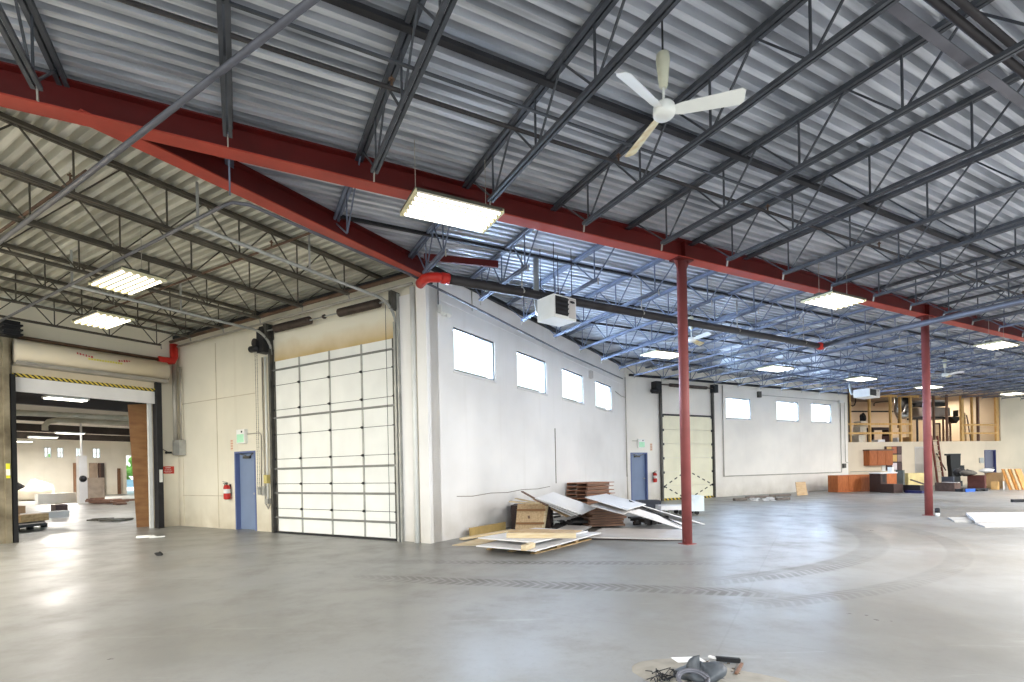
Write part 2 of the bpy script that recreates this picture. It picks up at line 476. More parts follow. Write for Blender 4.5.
# back wall with the open timber loft
mb = wall_cells(MB(), 'x', -.05, 17., 0, 5.84, 0, .24, [(.05, 11.95, 2.66, 5.9), (4.92, 5.98, 0, 2.36), (10.52, 11.5, 0, 2.1)])
struct('wall_back', mb, M_WALLB, BACK)
# end wall of the left bay with the roll-up opening (y = 16.84)
mb = wall_cells(MB(), 'x', -6., 8.75, 0, 5.84, 16.84, 17.1, [(4.62, 7.79, 0, 4.2)])
we = struct('wall_end', mb, M_WALLL, WING)

# corner pier
mb = MB(); mb.box(8.36, 8.47, 6.9, 7.16, 0, 5.6); struct('trim_1', mb, M_WALLR, WING)
mb = MB(); mb.box(8.43, 8.47, 7.36, 7.72, 0, 5.3); struct('trim_2', mb, M_WALLR, WING)
# steel ledger angles that carry the deck on the walls
def ledger(n, fr, p, q):
    mb = MB(); mb.bar(p, q, .09, .09); struct('trim_%d' % n, mb, M_DARK, fr)
ledger(3, WING, (8.47, 6.85, 5.78), (21.4, 6.85, 5.78))
ledger(4, HALL, (14.7, 17.0, 5.42), (30.7, 17.0, 5.42))
ledger(5, WING, (8.41, 7.0, 5.74), (8.41, 16.8, 5.74))

# windows
def window(i, fr, y, a, b, z0, z1):
    o = bpy.data.objects.new('window_%d' % i, None); COL.objects.link(o); place(o, fr, (a, y, z0)); o['kind'] = 'structure'
    ORIGIN[o.name] = Vector((a, y, z0)); f = MB(); t = .045
    f.box(a, b, y+.03, y+.12, z0, z0+t).box(a, b, y+.03, y+.12, z1-t, z1).box(a, a+t, y+.03, y+.12, z0+t, z1-t).box(b-t, b, y+.03, y+.12, z0+t, z1-t)
    fr_ = part('window_frame', f, M_GALVD, o)
    g = MB(); g.box(a+t, b-t, y+.07, y+.078, z0+t, z1-t); part('pane', g, M_GLASS, fr_)
    s = MB(); s.box(a-.03, b+.03, y-.03, y+.03, z0-.05, z0); part('sill', s, M_PANELW, o)
n = 1
for a, b in WR: window(n, WING, 6.9, a, b, 3.74, 4.73); n += 1
for a, b in WF: window(n, HALL, 17.07, a, b, 3.73, 4.75); n += 1

# hinged doors: local x along the wall, y into it
def hinged(i, fr, loc, w, h, m, mf, rot=0., flip=False, closer=True):
    o = bpy.data.objects.new('door_%d' % i, None); COL.objects.link(o); place(o, fr, loc, rot); o['kind'] = 'structure'
    f = MB(); t = .05
    f.box(0, t, -.015, .2, 0, h).box(w-t, w, -.015, .2, 0, h).box(t, w-t, -.015, .2, h-t, h); part('door_frame', f, mf, o)
    d = MB(); d.box(t+.005, w-t-.005, .11, .155, .01, h-t-.005); lf = part('door_leaf', d, m, o)
    kx = w-t-.09 if not flip else t+.09
    k = MB(); k.lathe([(.028,0),(.028,.012),(.012,.015),(.012,.05),(.03,.055),(.03,.08),(.014,.088)])
    k.v = [Vector((kx + p.x, .11 - p.z, 1.0 + p.y)) for p in k.v]; part('door_knob', k, M_GALV, lf, True)
    if closer:
        c = MB(); c.box(w*.3, w*.62, .05, .105, h-.2, h-.13); c.bar((w*.6, .07, h-.14), (w*.82, .04, h-.06), .02); c.bar((w*.45, .06, h-.12), (w*.2, .03, h-.07), .02)
        part('door_closer', c, M_GALVD, lf)
    return o
# blue door in the wing wall: wall runs along y, so local x = -y
hinged(1, WING, (8.47, 13.9, 0), .95, 2.16, M_BLUE, M_BLUEF, rot=-PI/2)
hinged(2, HALL, (14.72, 17.07, 0), .94, 2.12, M_BLUE, M_BLUEF)
hinged(3, BACK, (4.92, 0, 0), 1.06, 2.36, mat('grey_door_paint', (188, 180, 170), .5, 0, .05, 2.), M_PANELG, closer=False, flip=True)
hinged(4, BACK, (10.52, 0, 0), .98, 2.1, mat('slate_door_paint', (110, 112, 130), .5, 0, .05, 2.), mat('navy_frame_paint', (58, 62, 110), .5, 0, .05, 2.), closer=False)

# ------------------------------------------------------------------ sectional door of the left bay (wing x = 8.47)
o = bpy.data.objects.new('door_5', None); COL.objects.link(o); place(o, WING, (8.47, 9.97, 0)); o['kind'] = 'structure'; ORIGIN[o.name] = Vector((8.47, 9.97, 0))
for k in range(7):
    p = MB(); p.box(8.415, 8.46, 7.84, 12.02, k*.632+.006, (k+1)*.632-.006); part('door_section', p, M_OFFW, o)
for z in (4.19, 2.96, 1.65, 1.03, .40):
    p = MB(); p.box(8.365, 8.415, 7.82, 12.03, z-.012, z+.012).box(8.4, 8.415, 7.82, 12.03, z-.024, z+.024); part('strut', p, mat('strut_grey', (142, 142, 140), .45, .3), o)
for y in (11.0, 9.91, 8.84):
    p = MB(); p.box(8.4, 8.416, y-.025, y+.025, .03, 4.42); part('stile', p, M_GALV, o)
for y in (11.98, 7.87):
    p = MB(); p.box(8.4, 8.416, y-.03, y+.03, .03, 4.42); part('stile', p, M_GALVD, o)
for k in range(1, 7):
    p = MB(); p.box(8.408, 8.416, 7.84, 12.02, k*.632-.006, k*.632+.006); part('section_seam', p, M_GALVD, o)
    for y in (12.0, 11.0, 9.91, 8.84, 7.85):
        p = MB(); p.box(8.37, 8.4, y-.02, y+.02, k*.632-.028, k*.632+.028); p.tube([(8.365, y-.035, k*.632), (8.365, y+.035, k*.632)], .014, 6); part('hinge', p, M_DARK, o)
p = MB(); p.box(8.39, 8.46, 7.88, 12.08, 0, .05); part('bottom_seal', p, M_DARK, o)
for y in (7.77, 12.08):
    p = MB(); s = -1 if y < 9 else 1
    p.box(8.34, 8.45, y-.025, y+.03, 0, 4.75).box(8.36, 8.46, y+s*.03-.02, y+s*.09, 0, 5.35); part('track', p, M_GALVD if y > 9 else M_GALV, o)
    arc = [(8.40, y, 4.6)] + [(8.40-.5+.5*math.cos(t), y, 4.66+.5*math.sin(t)) for t in [i*PI/16 for i in range(9)]] + [(4.2, y, 5.17)]
    p = MB(); p.tube(arc, .032, 8); part('overhead_track', p, M_GALV, o, True)
    p = MB(); p.bar((4.25, y, 5.17), (4.25, y, 5.84), .04, .01); p.bar((6.2, y, 5.17), (6.2, y, 5.84), .04, .01); part('track_hanger', p, M_GALV, o)
    p = MB(); p.box(8.22, 8.46, y+s*.02-.05, y+s*.02+.05, 5.0, 5.38); part('end_bearing_plate', p, M_GALVD, o)
p = MB(); p.tube([(8.28, 7.8, 5.2), (8.28, 12.3, 5.2)], .02, 8); sh = part('torsion_shaft', p, M_GALV, o, True)
for y0, y1 in ((8.12, 9.40), (10.40, 11.74)):
    p = MB(); N = 26
    prof = []
    for k in range(N*2+1):
        prof.append((.1 if k % 2 else .078, y0 + (y1-y0)*k/(N*2)))
    p.lathe(prof, (0, 0, 0), 12); p.v = [Vector((8.28 + q.x, q.z, 5.2 + q.y)) for q in p.v]; part('torsion_spring', p, M_BROWND, o, True)
p = MB(); p.lathe([(.05, -.03), (.05, .03)], (0, 0, 0), 10); p.v = [Vector((8.28 + q.x, 9.9 + q.z, 5.2 + q.y)) for q in p.v]; part('centre_bearing', p, M_BROWND, o)
for y in (8.0, 11.95):
    p = MB(); p.tube([(8.33, y, .1), (8.33, y, 5.15)], .006, 5); part('lift_cable', p, M_DARK, o)
# tan stained band above the panels
p = MB(); p.box(8.452, 8.468, 7.8, 12.03, 4.43, 5.12)
ms = mat('yellowed_paint', (206, 176, 118), .7, 0, .1, 1.2, rgb2=(196, 170, 120)); nt = ms.node_tree; b_ = nt.nodes['Principled BSDF']
src = b_.inputs['Base Color'].links[0].from_socket; ge = nt.nodes.new('ShaderNodeNewGeometry'); sx = nt.nodes.new('ShaderNodeSeparateXYZ'); nt.links.new(ge.outputs['Position'], sx.inputs[0])
nz = [x for x in nt.nodes if x.type == 'TEX_NOISE'][0]; ad = nt.nodes.new('ShaderNodeMath'); ad.operation = 'MULTIPLY_ADD'; ad.inputs[1].default_value = .5
nt.links.new(nz.outputs['Fac'], ad.inputs[0]); nt.links.new(sx.outputs['Z'], ad.inputs[2])
mr = nt.nodes.new('ShaderNodeMapRange'); mr.inputs[1].default_value = 4.66; mr.inputs[2].default_value = 5.18; nt.links.new(ad.outputs[0], mr.inputs[0])
mx = nt.nodes.new('ShaderNodeMix'); mx.data_type = 'RGBA'; nt.links.new(mr.outputs[0], mx.inputs[0]); nt.links.new(src, mx.inputs[6]); mx.inputs[7].default_value = lin((236, 229, 212)); nt.links.new(mx.outputs[2], b_.inputs['Base Color'])
part('header_stain', p, ms, o)

# door operator beside it
t = thing('door_operator', 'dark electric door operator with hanging hand chain above the blue door', 'door opener', WING, (8.3, 12.5, 4.58))
p = MB(); p.box(8.2, 8.46, 12.12, 12.4, 4.66, 5.28); p.box(8.3, 8.46, 12.05, 12.44, 5.0, 5.36); part('housing', p, M_DARK, t)
p = MB(); p.tube([(8.2, 12.64, 4.78), (8.2, 12.3, 4.78)], .085, 12); part('motor', p, M_DARK, t, True)
p = MB(); p.lathe([(.11, -.03), (.11, .03)], (0, 0, 0), 14); p.v = [Vector((8.17 + q.z, 12.42 + q.x, 4.92 + q.y)) for q in p.v]; part('chain_wheel', p, M_PIPED, t)
for y in (12.62, 12.54):
    p = MB()
    for k in range(70):
        z = 1.12 + k*.052; p.bar((8.3, y, z), (8.3, y, z+.04), .014 if k % 2 else .005, .005 if k % 2 else .014)
    part('hand_chain', p, M_GALVD, t)

# ------------------------------------------------------------------ far sectional door
o = bpy.data.objects.new('door_6', None); COL.objects.link(o); place(o, HALL, (18.05, 17.07, 0)); o['kind'] = 'structure'; ORIGIN[o.name] = Vector((18.05, 17.07, 0))
for k in range(6):
    p = MB(); p.box(16.5, 19.6, 17.0, 17.05, k*.626+.006, (k+1)*.626-.006); part('door_section', p, M_YELP, o)
for k in range(1, 7):
    for x in (16.5, 19.6):
        p = MB(); p.box(x-.06, x+.06, 16.96, 17.0, k*.626-.07, k*.626+.03); part('hinge', p, M_DARK, o)
p = MB()
for q1, q2 in (((16.55, .62), (17.95, 1.3)), ((17.95, 1.3), (19.55, .62)), ((19.55, .62), (17.95, -.02)), ((17.95, -.02), (16.55, .62))):
    L = math.hypot(q2[0]-q1[0], q2[1]-q1[1]); N = int(L/.17)
    for i in range(N):
        if i % 2 == 0:
            a, b = i/N, (i+1)/N
            za, zb = q1[1]+(q2[1]-q1[1])*a, q1[1]+(q2[1]-q1[1])*b
            if min(za, zb) < .03: continue
            p.bar((q1[0]+(q2[0]-q1[0])*a, 16.996, za), (q1[0]+(q2[0]-q1[0])*b, 16.996, zb), .006, .05)
part('hazard_diamond', p, M_BLACK, o)
p = MB(); p.box(16.5, 19.6, 16.985, 17.0, 0, .09)
part('hazard_strip', p, stripes_mat('black_yellow_tape', (218, 188, 60), (24, 24, 24), 4.5, (1, 0, .9)), o)
for x in (16.42, 19.68):
    p = MB(); p.box(x-.04, x+.04, 16.93, 17.05, 0, 4.9); part('track', p, M_GALVD, o)
    arc = [(x, 17.0, 4.4)] + [(x, 17.0-.6+.6*math.cos(a), 4.4+.6*math.sin(a)) for a in [i*PI/16 for i in range(9)]] + [(x, 13.2, 5.02)]
    p = MB(); p.tube(arc, .035, 8); part('overhead_track', p, M_COND, o, True)
p = MB(); p.tube([(16.3, 16.9, 5.1), (19.9, 16.9, 5.1)], .025, 8); p.tube([(16.9, 16.9, 5.1), (19.2, 16.9, 5.1)], .075, 10); part('torsion_spring', p, M_BROWND, o, True)
p = MB(); p.box(19.6, 19.86, 16.8, 17.05, 4.9, 5.28); part('end_bearing_plate', p, M_DARK, o)
p = MB(); p.box(16.46, 19.64, 16.985, 17.05, 3.76, 3.83); part('header_angle', p, M_PIPED, o)
t = thing('door_operator', 'dark electric door operator mounted high left of the cream sectional door', 'door opener', HALL, (16.1, 16.9, 4.66))
p = MB(); p.box(15.95, 16.28, 16.75, 17.05, 4.7, 5.2); part('housing', p, M_DARK, t)
p = MB(); p.tube([(15.75, 16.8, 4.78), (16.2, 16.8, 4.78)], .1, 10); part('motor', p, M_DARK, t, True)
p = MB(); p.tube([(16.33, 16.92, 1.0), (16.33, 16.92, 4.7)], .012, 6); part('hand_chain', p, M_GALVD, t)

# ------------------------------------------------------------------ roll-up door in the end wall
o = bpy.data.objects.new('door_7', None); COL.objects.link(o); place(o, WING, (6.3, 16.84, 0)); o['kind'] = 'structure'; ORIGIN[o.name] = Vector((6.3, 16.84, 0))
R0 = .27; prof = [(R0*math.cos(a), R0*math.sin(a)) for a in [i*2*PI/24 for i in range(24)]]
p = MB(); p.prism([(4.66, 16.55 + y, 4.62 + z) for y, z in prof], (3.36, 0, 0)); hd = part('coil_hood', p, mat('hood_enamel', (222, 208, 182), .5, 0, .1, 1.3, rgb2=(206, 196, 184)), o, True)
hd.data.materials.append(M_WHITE)
p = MB(); p.box(4.66, 8.02, 16.36, 16.42, 4.32, 4.36); p.box(4.66, 8.02, 16.42, 16.8, 4.28, 4.33); part('hood_lip', p, M_COND, hd)
p = MB(); p.box(4.66, 7.78, 16.70, 16.74, 4.05, 4.34); part('curtain', p, mat('curtain_enamel', (214, 200, 176), .5, 0, .05, 2.), o)
p = MB(); p.box(4.66, 7.8, 16.66, 16.70, 4.02, 4.10); part('hazard_strip', p, stripes_mat('yellow_black_tape', (222, 200, 80), (40, 36, 24), 9., (1, 0, 1.2)), o)
p = MB(); p.box(4.66, 7.78, 16.68, 16.76, 3.66, 4.01); part('bottom_panel', p, M_PANELW, o)
# faded lettering on the hood: red arcs and a yellow line, no longer legible
p = MB(); rnd = random.Random(3)
def on_hood(x, a, w, h):
    r = R0 + .004
    c = (x, 16.55 - r*math.cos(a), 4.62 + r*math.sin(a)); rot = Matrix.Rotation(-a, 3, 'X')
    return c, (w, .004, h), rot
for x0, x1 in ((5.82, 6.16), (6.74, 7.0)):
    x = x0; k = 0
    while x < x1:
        a = .42 - .25*math.sin(PI*(x-5.82)/1.2) * (1 if x < 6.4 else 1)
        p.obox(*on_hood(x, a, rnd.uniform(.025, .045), rnd.uniform(.03, .07))); x += .06; k += 1
part('faded_red_lettering', p, mat('faded_red', (196, 60, 70), .6), hd)
p = MB(); x = 6.06
while x < 6.8:
    p.obox(*on_hood(x, .02, .045, .05)); x += .06
part('faded_yellow_lettering', p, mat('faded_yellow', (226, 214, 96), .6), hd)
p = MB(); p.box(4.36, 4.62, 16.6, 16.84, 0, 4.95); p.box(4.46, 4.56, 16.52, 16.6, 0, 4.9); gl = part('guide', p, mat('worn_guide', (150, 140, 118), .6, .2, .2, 2., rgb2=(92, 82, 64)), o)
p = MB(); p.box(4.59, 4.68, 16.54, 16.7, 0, 4.05); part('guide_channel', p, M_BLACK, gl)
p = MB(); p.box(7.79, 7.93, 16.6, 16.84, 0, 4.3); p.box(7.76, 7.80, 16.56, 16.62, 0, 4.3); part('guide', p, M_DARK, o)
p = MB(); p.box(7.66, 7.75, 16.82, 16.9, 0, 4.0); part('brush_seal', p, M_WHITE, o)
p = MB(); p.box(4.42, 4.72, 16.3, 16.6, 4.92, 5.28)
for k in range(3): p.box(4.38, 4.76, 16.26, 16.64, 4.95+k*.11, 4.99+k*.11)
part('gear_box', p, M_DARK, o)
p = MB(); p.box(4.47, 4.54, 16.5, 16.522, 1.55, 1.9); part('warning_tag', p, stripes_mat('tag_yellow', (226, 222, 60), (235, 235, 230), 3.4, (0, 0, 1)), gl)
p = MB(); p.box(7.81, 7.90, 16.58, 16.6, 1.35, 1.72); part('limit_switch', p, M_WHITE, o)
p = MB(); p.tube([(8.0, 16.6, 4.7), (8.1, 16.58, 4.6), (8.12, 16.6, 4.4), (8.08, 16.62, 4.3)], .012, 6); part('cable', p, M_DARK, o)

# ================================================================== STEEL
# long red beam on its columns
t = thing('steel_beam', 'long red steel beam crossing the whole hall on top of the two red columns', 'beam', HALL, (20., 7.22, 5.47))
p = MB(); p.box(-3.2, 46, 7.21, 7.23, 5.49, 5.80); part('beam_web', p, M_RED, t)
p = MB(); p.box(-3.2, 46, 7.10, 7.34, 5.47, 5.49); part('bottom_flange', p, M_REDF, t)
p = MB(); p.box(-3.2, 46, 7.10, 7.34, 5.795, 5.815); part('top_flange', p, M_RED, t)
for x in (7.59, 16.77, 25.95):
    p = MB(); p.box(x-.006, x+.006, 7.11, 7.33, 5.49, 5.80); part('stiffener', p, M_RED, t)
p = MB(); p.box(2.4, 3.3, 7.1, 7.105, 5.60, 5.66)   # faint splice plates
part('splice_plate', p, M_RED, t)
# girder above the line of the windowed wall
t = thing('steel_girder', 'shorter red girder running from the long beam to the wall corner', 'girder', WING, (5.5, 6.92, 5.5))
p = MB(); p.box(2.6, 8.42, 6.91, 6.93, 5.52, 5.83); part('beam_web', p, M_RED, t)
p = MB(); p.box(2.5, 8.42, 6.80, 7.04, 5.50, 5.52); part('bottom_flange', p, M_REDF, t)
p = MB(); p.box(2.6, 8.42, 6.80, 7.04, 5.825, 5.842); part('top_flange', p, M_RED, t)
p = MB(); p.box(8.30, 8.46, 6.78, 7.06, 5.40, 5.50); part('bearing_plate', p, M_DARK, t)
# a short red spandrel seen beyond the corner
_a, _b = fl(424, 257, HALL, 5.68), fl(498, 264.5, HALL, 5.68)
t = solo('spandrel_beam', MB().bar(_a, _b, .06, .13), M_RED, 'short red spandrel beam under the deck just beyond the wall corner', 'beam', HALL, tuple((_a+_b)/2))

def column(x, label):
    t = thing('steel_column', label, 'column', HALL, (x, 7.22, 0), 'red round columns under the long beam')
    p = MB(); p.lathe([(.093, .012), (.093, 5.44)], (x, 7.22, 0), 24); sh = part('shaft', p, M_REDCOL, t, True)
    p = MB(); p.box(x-.12, x+.12, 7.1, 7.34, 0, .012); part('base_plate', p, M_REDCOL, t)
    p = MB(); p.box(x-.2, x+.2, 7.1, 7.34, 5.44, 5.47); part('cap_plate', p, M_RED, t)
    for s in (-1, 1):
        p = MB(); p.prism([(x+s*.07, 7.215, 5.2), (x+s*.2, 7.215, 5.44), (x+s*.07, 7.215, 5.44)], (0, .012, 0)); part('gusset', p, M_REDCOL, t)
    return t
column(7.59, 'red round steel column standing beside the pile of boards')
column(16.77, 'red round steel column further back, in front of the timber loft')

# open-web joists
ZB, DEP = 5.17, .665
def joist_parts(root, L, m, single, end=1.05):
    """built in local coordinates along +y; z = 0 is the underside of the bottom chord"""
    p = MB(); p.box(-.055, -.01, 0, L, DEP-.055, DEP); p.box(.01, .055, 0, L, DEP-.055, DEP); p.box(-.05, .05, 0, .12, DEP-.02, DEP+.005)
    part('top_chord', p, m, root)
    nb = max(1, int(round((L - 2*end)/1.2))); st = (L - 2*end)/nb if L > 2*end + .3 else 0
    nodes = [end + st*i for i in range(nb+1)] if st else [L/2]
    if st:
        p = MB(); p.box(-.045, -.01, end-.1, L-end+.1, 0, .042); p.box(.01, .045, end-.1, L-end+.1, 0, .042); part('bottom_chord', p, m, root)
    rods = []
    for i, y in enumerate(nodes):
        h = st/2 if st else L*.4
        rods.append(((0, y, .02), (0, y, DEP-.03)))
        for s in (-1, 1):
            d = h
            if (i == 0 and s < 0) or (i == len(nodes)-1 and s > 0): d = min(end, h*1.3)
            rods.append(((.0, y + s*.02, .02), (.0, y + s*d, DEP-.03)))
    if single:
        for a, b in rods:
            p = MB(); p.bar(a, b, .02, .02); part('web_rod', p, m, root)
    else:
        p = MB()
        for a, b in rods: p.bar(a, b, .02, .02)
        part('web', p, m, root)
    for y, s in ((end-.1, -1), (L-end+.1, 1)):
        if st:
            p = MB(); p.bar((0, y, .03), (0, y + s*.02, -.09), .012, .03); part('end_tab', p, M_COND, root)

def joist(label, group, fr, loc, rot, L, m, single):
    t = thing('roof_joist', label, 'joist', fr, loc, group, rot if rot else 1e-9)
    ORIGIN[t.name] = Vector((0, 0, 0))
    joist_parts(t, L, m, single); return t

X0, SPC = -.05, 1.575
g1 = 'roof joists on the near side of the long red beam'
near = {}
for k in range(-1, 28):
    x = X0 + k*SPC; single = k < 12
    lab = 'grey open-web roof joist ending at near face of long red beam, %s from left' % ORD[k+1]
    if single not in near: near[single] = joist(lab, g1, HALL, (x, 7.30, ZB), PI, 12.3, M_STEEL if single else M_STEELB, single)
    else: dup(near[single], HALL, (x, 7.30, ZB), PI, lab)
g2 = 'roof joists behind the long red beam'
far = None
for k in range(0, 28):
    x = X0 + k*SPC
    if x < 14.7: ye = (x + 3.635)/.85*.527 + 5.865 + .1
    elif x < 30.7: ye = 17.1
    else: ye = 17.1 - .236*(x - 30.7)
    L = ye - 7.14
    where = 'towards the windowed side wall' if x < 14.7 else ('towards the far wall' if x < 30.7 else 'towards the timber loft')
    lab = 'blue-grey open-web joist behind long red beam %s, %s from left' % (where, ORD[k])
    if 14.7 <= x < 30.7 and far is not None: dup(far, HALL, (x, 7.14, ZB), 1e-9, lab)
    else:
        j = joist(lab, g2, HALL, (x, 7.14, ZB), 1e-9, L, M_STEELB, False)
        if 14.7 <= x < 30.7: far = j
g3 = 'roof joists of the left bay'
pj = None
for i, y in enumerate((8.22, 9.68, 11.2, 12.7, 14.2, 15.7)):
    lab = 'brownish open-web roof joist of left bay, %s counting from the red girder' % ORD[i]
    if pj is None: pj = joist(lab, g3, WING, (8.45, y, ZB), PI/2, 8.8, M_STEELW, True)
    else: dup(pj, WING, (8.45, y, ZB), PI/2, lab)

# bridging angles and sprinkler lines
def rod(name, mb, m, label, cat, fr, loc, group=None, smooth=False): return solo(name, mb, m, label, cat, fr, loc, group, smooth=smooth)
g = 'bridging angles across the roof joists'
rod('bridging_angle', MB().bar((-3, 4.82, 5.78), (30, 4.82, 5.78), .08, .05), M_DARK, 'dark bridging angle under the deck, passing just behind the near ceiling fan', 'bridging', HALL, (10, 4.62, 5.79), g)
rod('bridging_angle', MB().bar((-3, 4.57, 5.2), (30, 4.57, 5.2), .028, .02), M_STEEL, 'thin grey bridging angle resting along the bottom chords before the red beam', 'bridging', HALL, (10, 5.05, 5.2), g)
rod('bridging_angle', MB().bar((1, 2.27, 5.27), (30, 2.27, 5.27), .085, .012), M_PIPEG, 'wide flat grey bridging strap crossing the upper right corner', 'bridging', HALL, (10, 2.33, 5.26), g)
for i, (y, w_) in enumerate(((8.9, 'first'), (10.6, 'second'), (12.3, 'third'), (14.0, 'fourth'), (15.7, 'fifth'))):
    x0 = girder_x(y) + .3
    rod('bridging_angle', MB().bar((x0, y, 5.78), (40, y, 5.78), .06, .05), M_DARK, 'dark bridging angle behind the long red beam, %s line away from it' % w_, 'bridging', HALL, (20, y, 5.78), g)
def sprinkler(label, fr, p, q, r, m, heads, group='sprinkler branch pipes'):
    mid = (Vector(p) + Vector(q))/2
    t = thing('sprinkler_pipe', label, 'pipe', fr, mid, group)
    part('pipe', MB().tube([p, q], r, 10), m, t, True)
    for k in heads:
        c = Vector(p).lerp(Vector(q), k); h = MB()
        h.tube([c, c + Vector((0, 0, .09))], .014, 8); h.lathe([(.035, .09), (.035, .1), (.012, .105), (.012, .13)], c, 10)
        part('sprinkler_head', h, M_PIPER, t, True)
    return t
sprinkler('thin dark sprinkler pipe parallel to the long red beam on its near side', HALL, (-3, 5.43, 5.6), (38, 5.43, 5.6), .024, M_PIPED, (.02, .11, .185, .26, .34, .42, .5))
sprinkler('dark pipe beside the flat bridging strap in the upper right corner', HALL, (2, 2.17, 5.42), (32, 2.17, 5.42), .035, M_PIPED, (.21,))
sprinkler('second dark pipe in the upper right corner, the one further from the red beam', HALL, (2, 2.07, 5.42), (32, 2.07, 5.42), .03, M_PIPED, ())
sprinkler('thin brown sprinkler pipe crossing the joists of the left bay near the wall', WING, (5.9, 7.3, 5.62), (5.9, 16.6, 5.62), .022, M_PIPER, (.12, .4, .7))
sprinkler('thin brown sprinkler pipe crossing the joists of the left bay on the camera side', WING, (3.1, 8.3, 5.6), (3.1, 16.6, 5.6), .022, M_PIPER, (.06, .4, .7))
rod('conduit', MB().tube([(2.62, 2.2, 5.1), (2.75, 6.9, 5.1), (2.86, 11.6, 5.1)], .03, 10), M_PIPEG, 'pale conduit slanting across the upper left corner below the long red beam', 'conduit', WING, (2.7, 7, 5.1), smooth=True)
rod('conduit', MB().tube([(4.23, 15.9, 5.1), (4.02, 6.75, 5.1), (4.04, 6.55, 5.1), (4.2, 6.42, 5.1), (7.2, 6.3, 5.1), (14.5, 6.68, 5.12), (20.5, 6.7, 5.12)], .024, 8), M_PIPEG, 'bent grey conduit running across left bay, along red girder and windowed wall', 'conduit', WING, (8, 6.5, 5.1), smooth=True)
# big black main with red couplings
t = thing('fire_main', 'thick dark fire main with red couplings crossing below the joists past the heater', 'pipe', HALL, (9.5, 9.15, 5.0))
part('pipe', MB().tube([(3.35, 8.82, 5.0), (15.3, 9.32, 5.0)], .085, 14), M_PIPED, t, True)
part('pipe', MB().tube([(15.45, 9.2, 5.0), (15.4, -3., 5.0)], .075, 14), M_PIPEG, t, True)
for c, r_ in (((15.42, 9.3, 5.0), .11), ((3.36, 8.82, 5.0), .098)):
    h = MB(); h.tube([(c[0]-.07, c[1]-.004, c[2]), (c[0]+.07, c[1]+.004, c[2])], r_, 14); part('coupling', h, M_REDBRIGHT, t, True)
for x in (5.0, 8.2, 11.6, 14.6):
    h = MB(); y = 8.82 + (x-3.35)*.0418
    h.tube([(x, y, 5.84), (x, y, 5.12), (x+.0, y+.1, 5.0), (x, y, 4.9), (x, y-.1, 5.0), (x, y, 5.12)], .014, 6); part('hanger', h, M_COND, t, True)
c0 = Vector((3.35, 8.82, 5.0)); h = MB(); h.tube([c0 + Vector((-.03, 0, 0)), c0 + Vector((-.12, .01, 0)), c0 + Vector((-.24, .08, .01)), c0 + Vector((-.3, .22, .02)), c0 + Vector((-.3, .5, .02))], .09, 14); part('elbow', h, M_REDBRIGHT, t, True)
# pipes along the left bay's wall
rod('conduit', MB().tube([(8.2, 7.0, 5.6), (8.2, 16.6, 5.55)], .045, 10), M_PIPER, 'rusty pipe running high along the left bay wall above the sectional door', 'pipe', WING, (8.2, 12, 5.6), smooth=True)
rod('conduit', MB().tube([(8.3, 7.2, 5.45), (8.3, 16.4, 5.4)], .03, 10), M_COND, 'pale pipe just below the rusty pipe along the left bay wall', 'pipe', WING, (8.3, 12, 5.4), smooth=True)
rod('downpipe', MB().tube([(8.37, 7.26, 0), (8.37, 7.26, 5.4)], .06, 12), M_WHITE, 'white round downpipe at the wall corner beside the sectional door', 'pipe', WING, (8.37, 7.26, 0), smooth=True)
# riser in the inner corner
t = thing('standpipe', 'pale standpipe with red valve elbow rising in the inner corner by the roll-up door', 'pipe', WING, (8.3, 16.6, 2.1))
part('riser', MB().tube([(8.3, 16.62, 2.55), (8.3, 16.62, 4.9)], .06, 12), M_COND, t, True)
part('riser', MB().tube([(8.38, 16.45, 2.6), (8.38, 16.45, 4.8)], .025, 8), M_COND, t, True)
part('junction_box', MB().box(8.26, 8.45, 16.35, 16.72, 2.15, 2.6), M_GALV, t)
part('elbow', MB().tube([(8.3, 16.62, 5.5), (8.3, 16.62, 5.1), (8.24, 16.6, 4.98), (8.0, 16.56, 4.95), (7.85, 16.56, 4.95)], .11, 12), M_REDBRIGHT, t, True)
rod('pipe_run', MB().tube([(3.5, 16.6, 4.97), (7.9, 16.6, 4.97)], .045, 10), M_PIPER, 'dark rusty pipe running along the end wall above the roll-up hood', 'pipe', WING, (6, 16.6, 4.97), smooth=True)

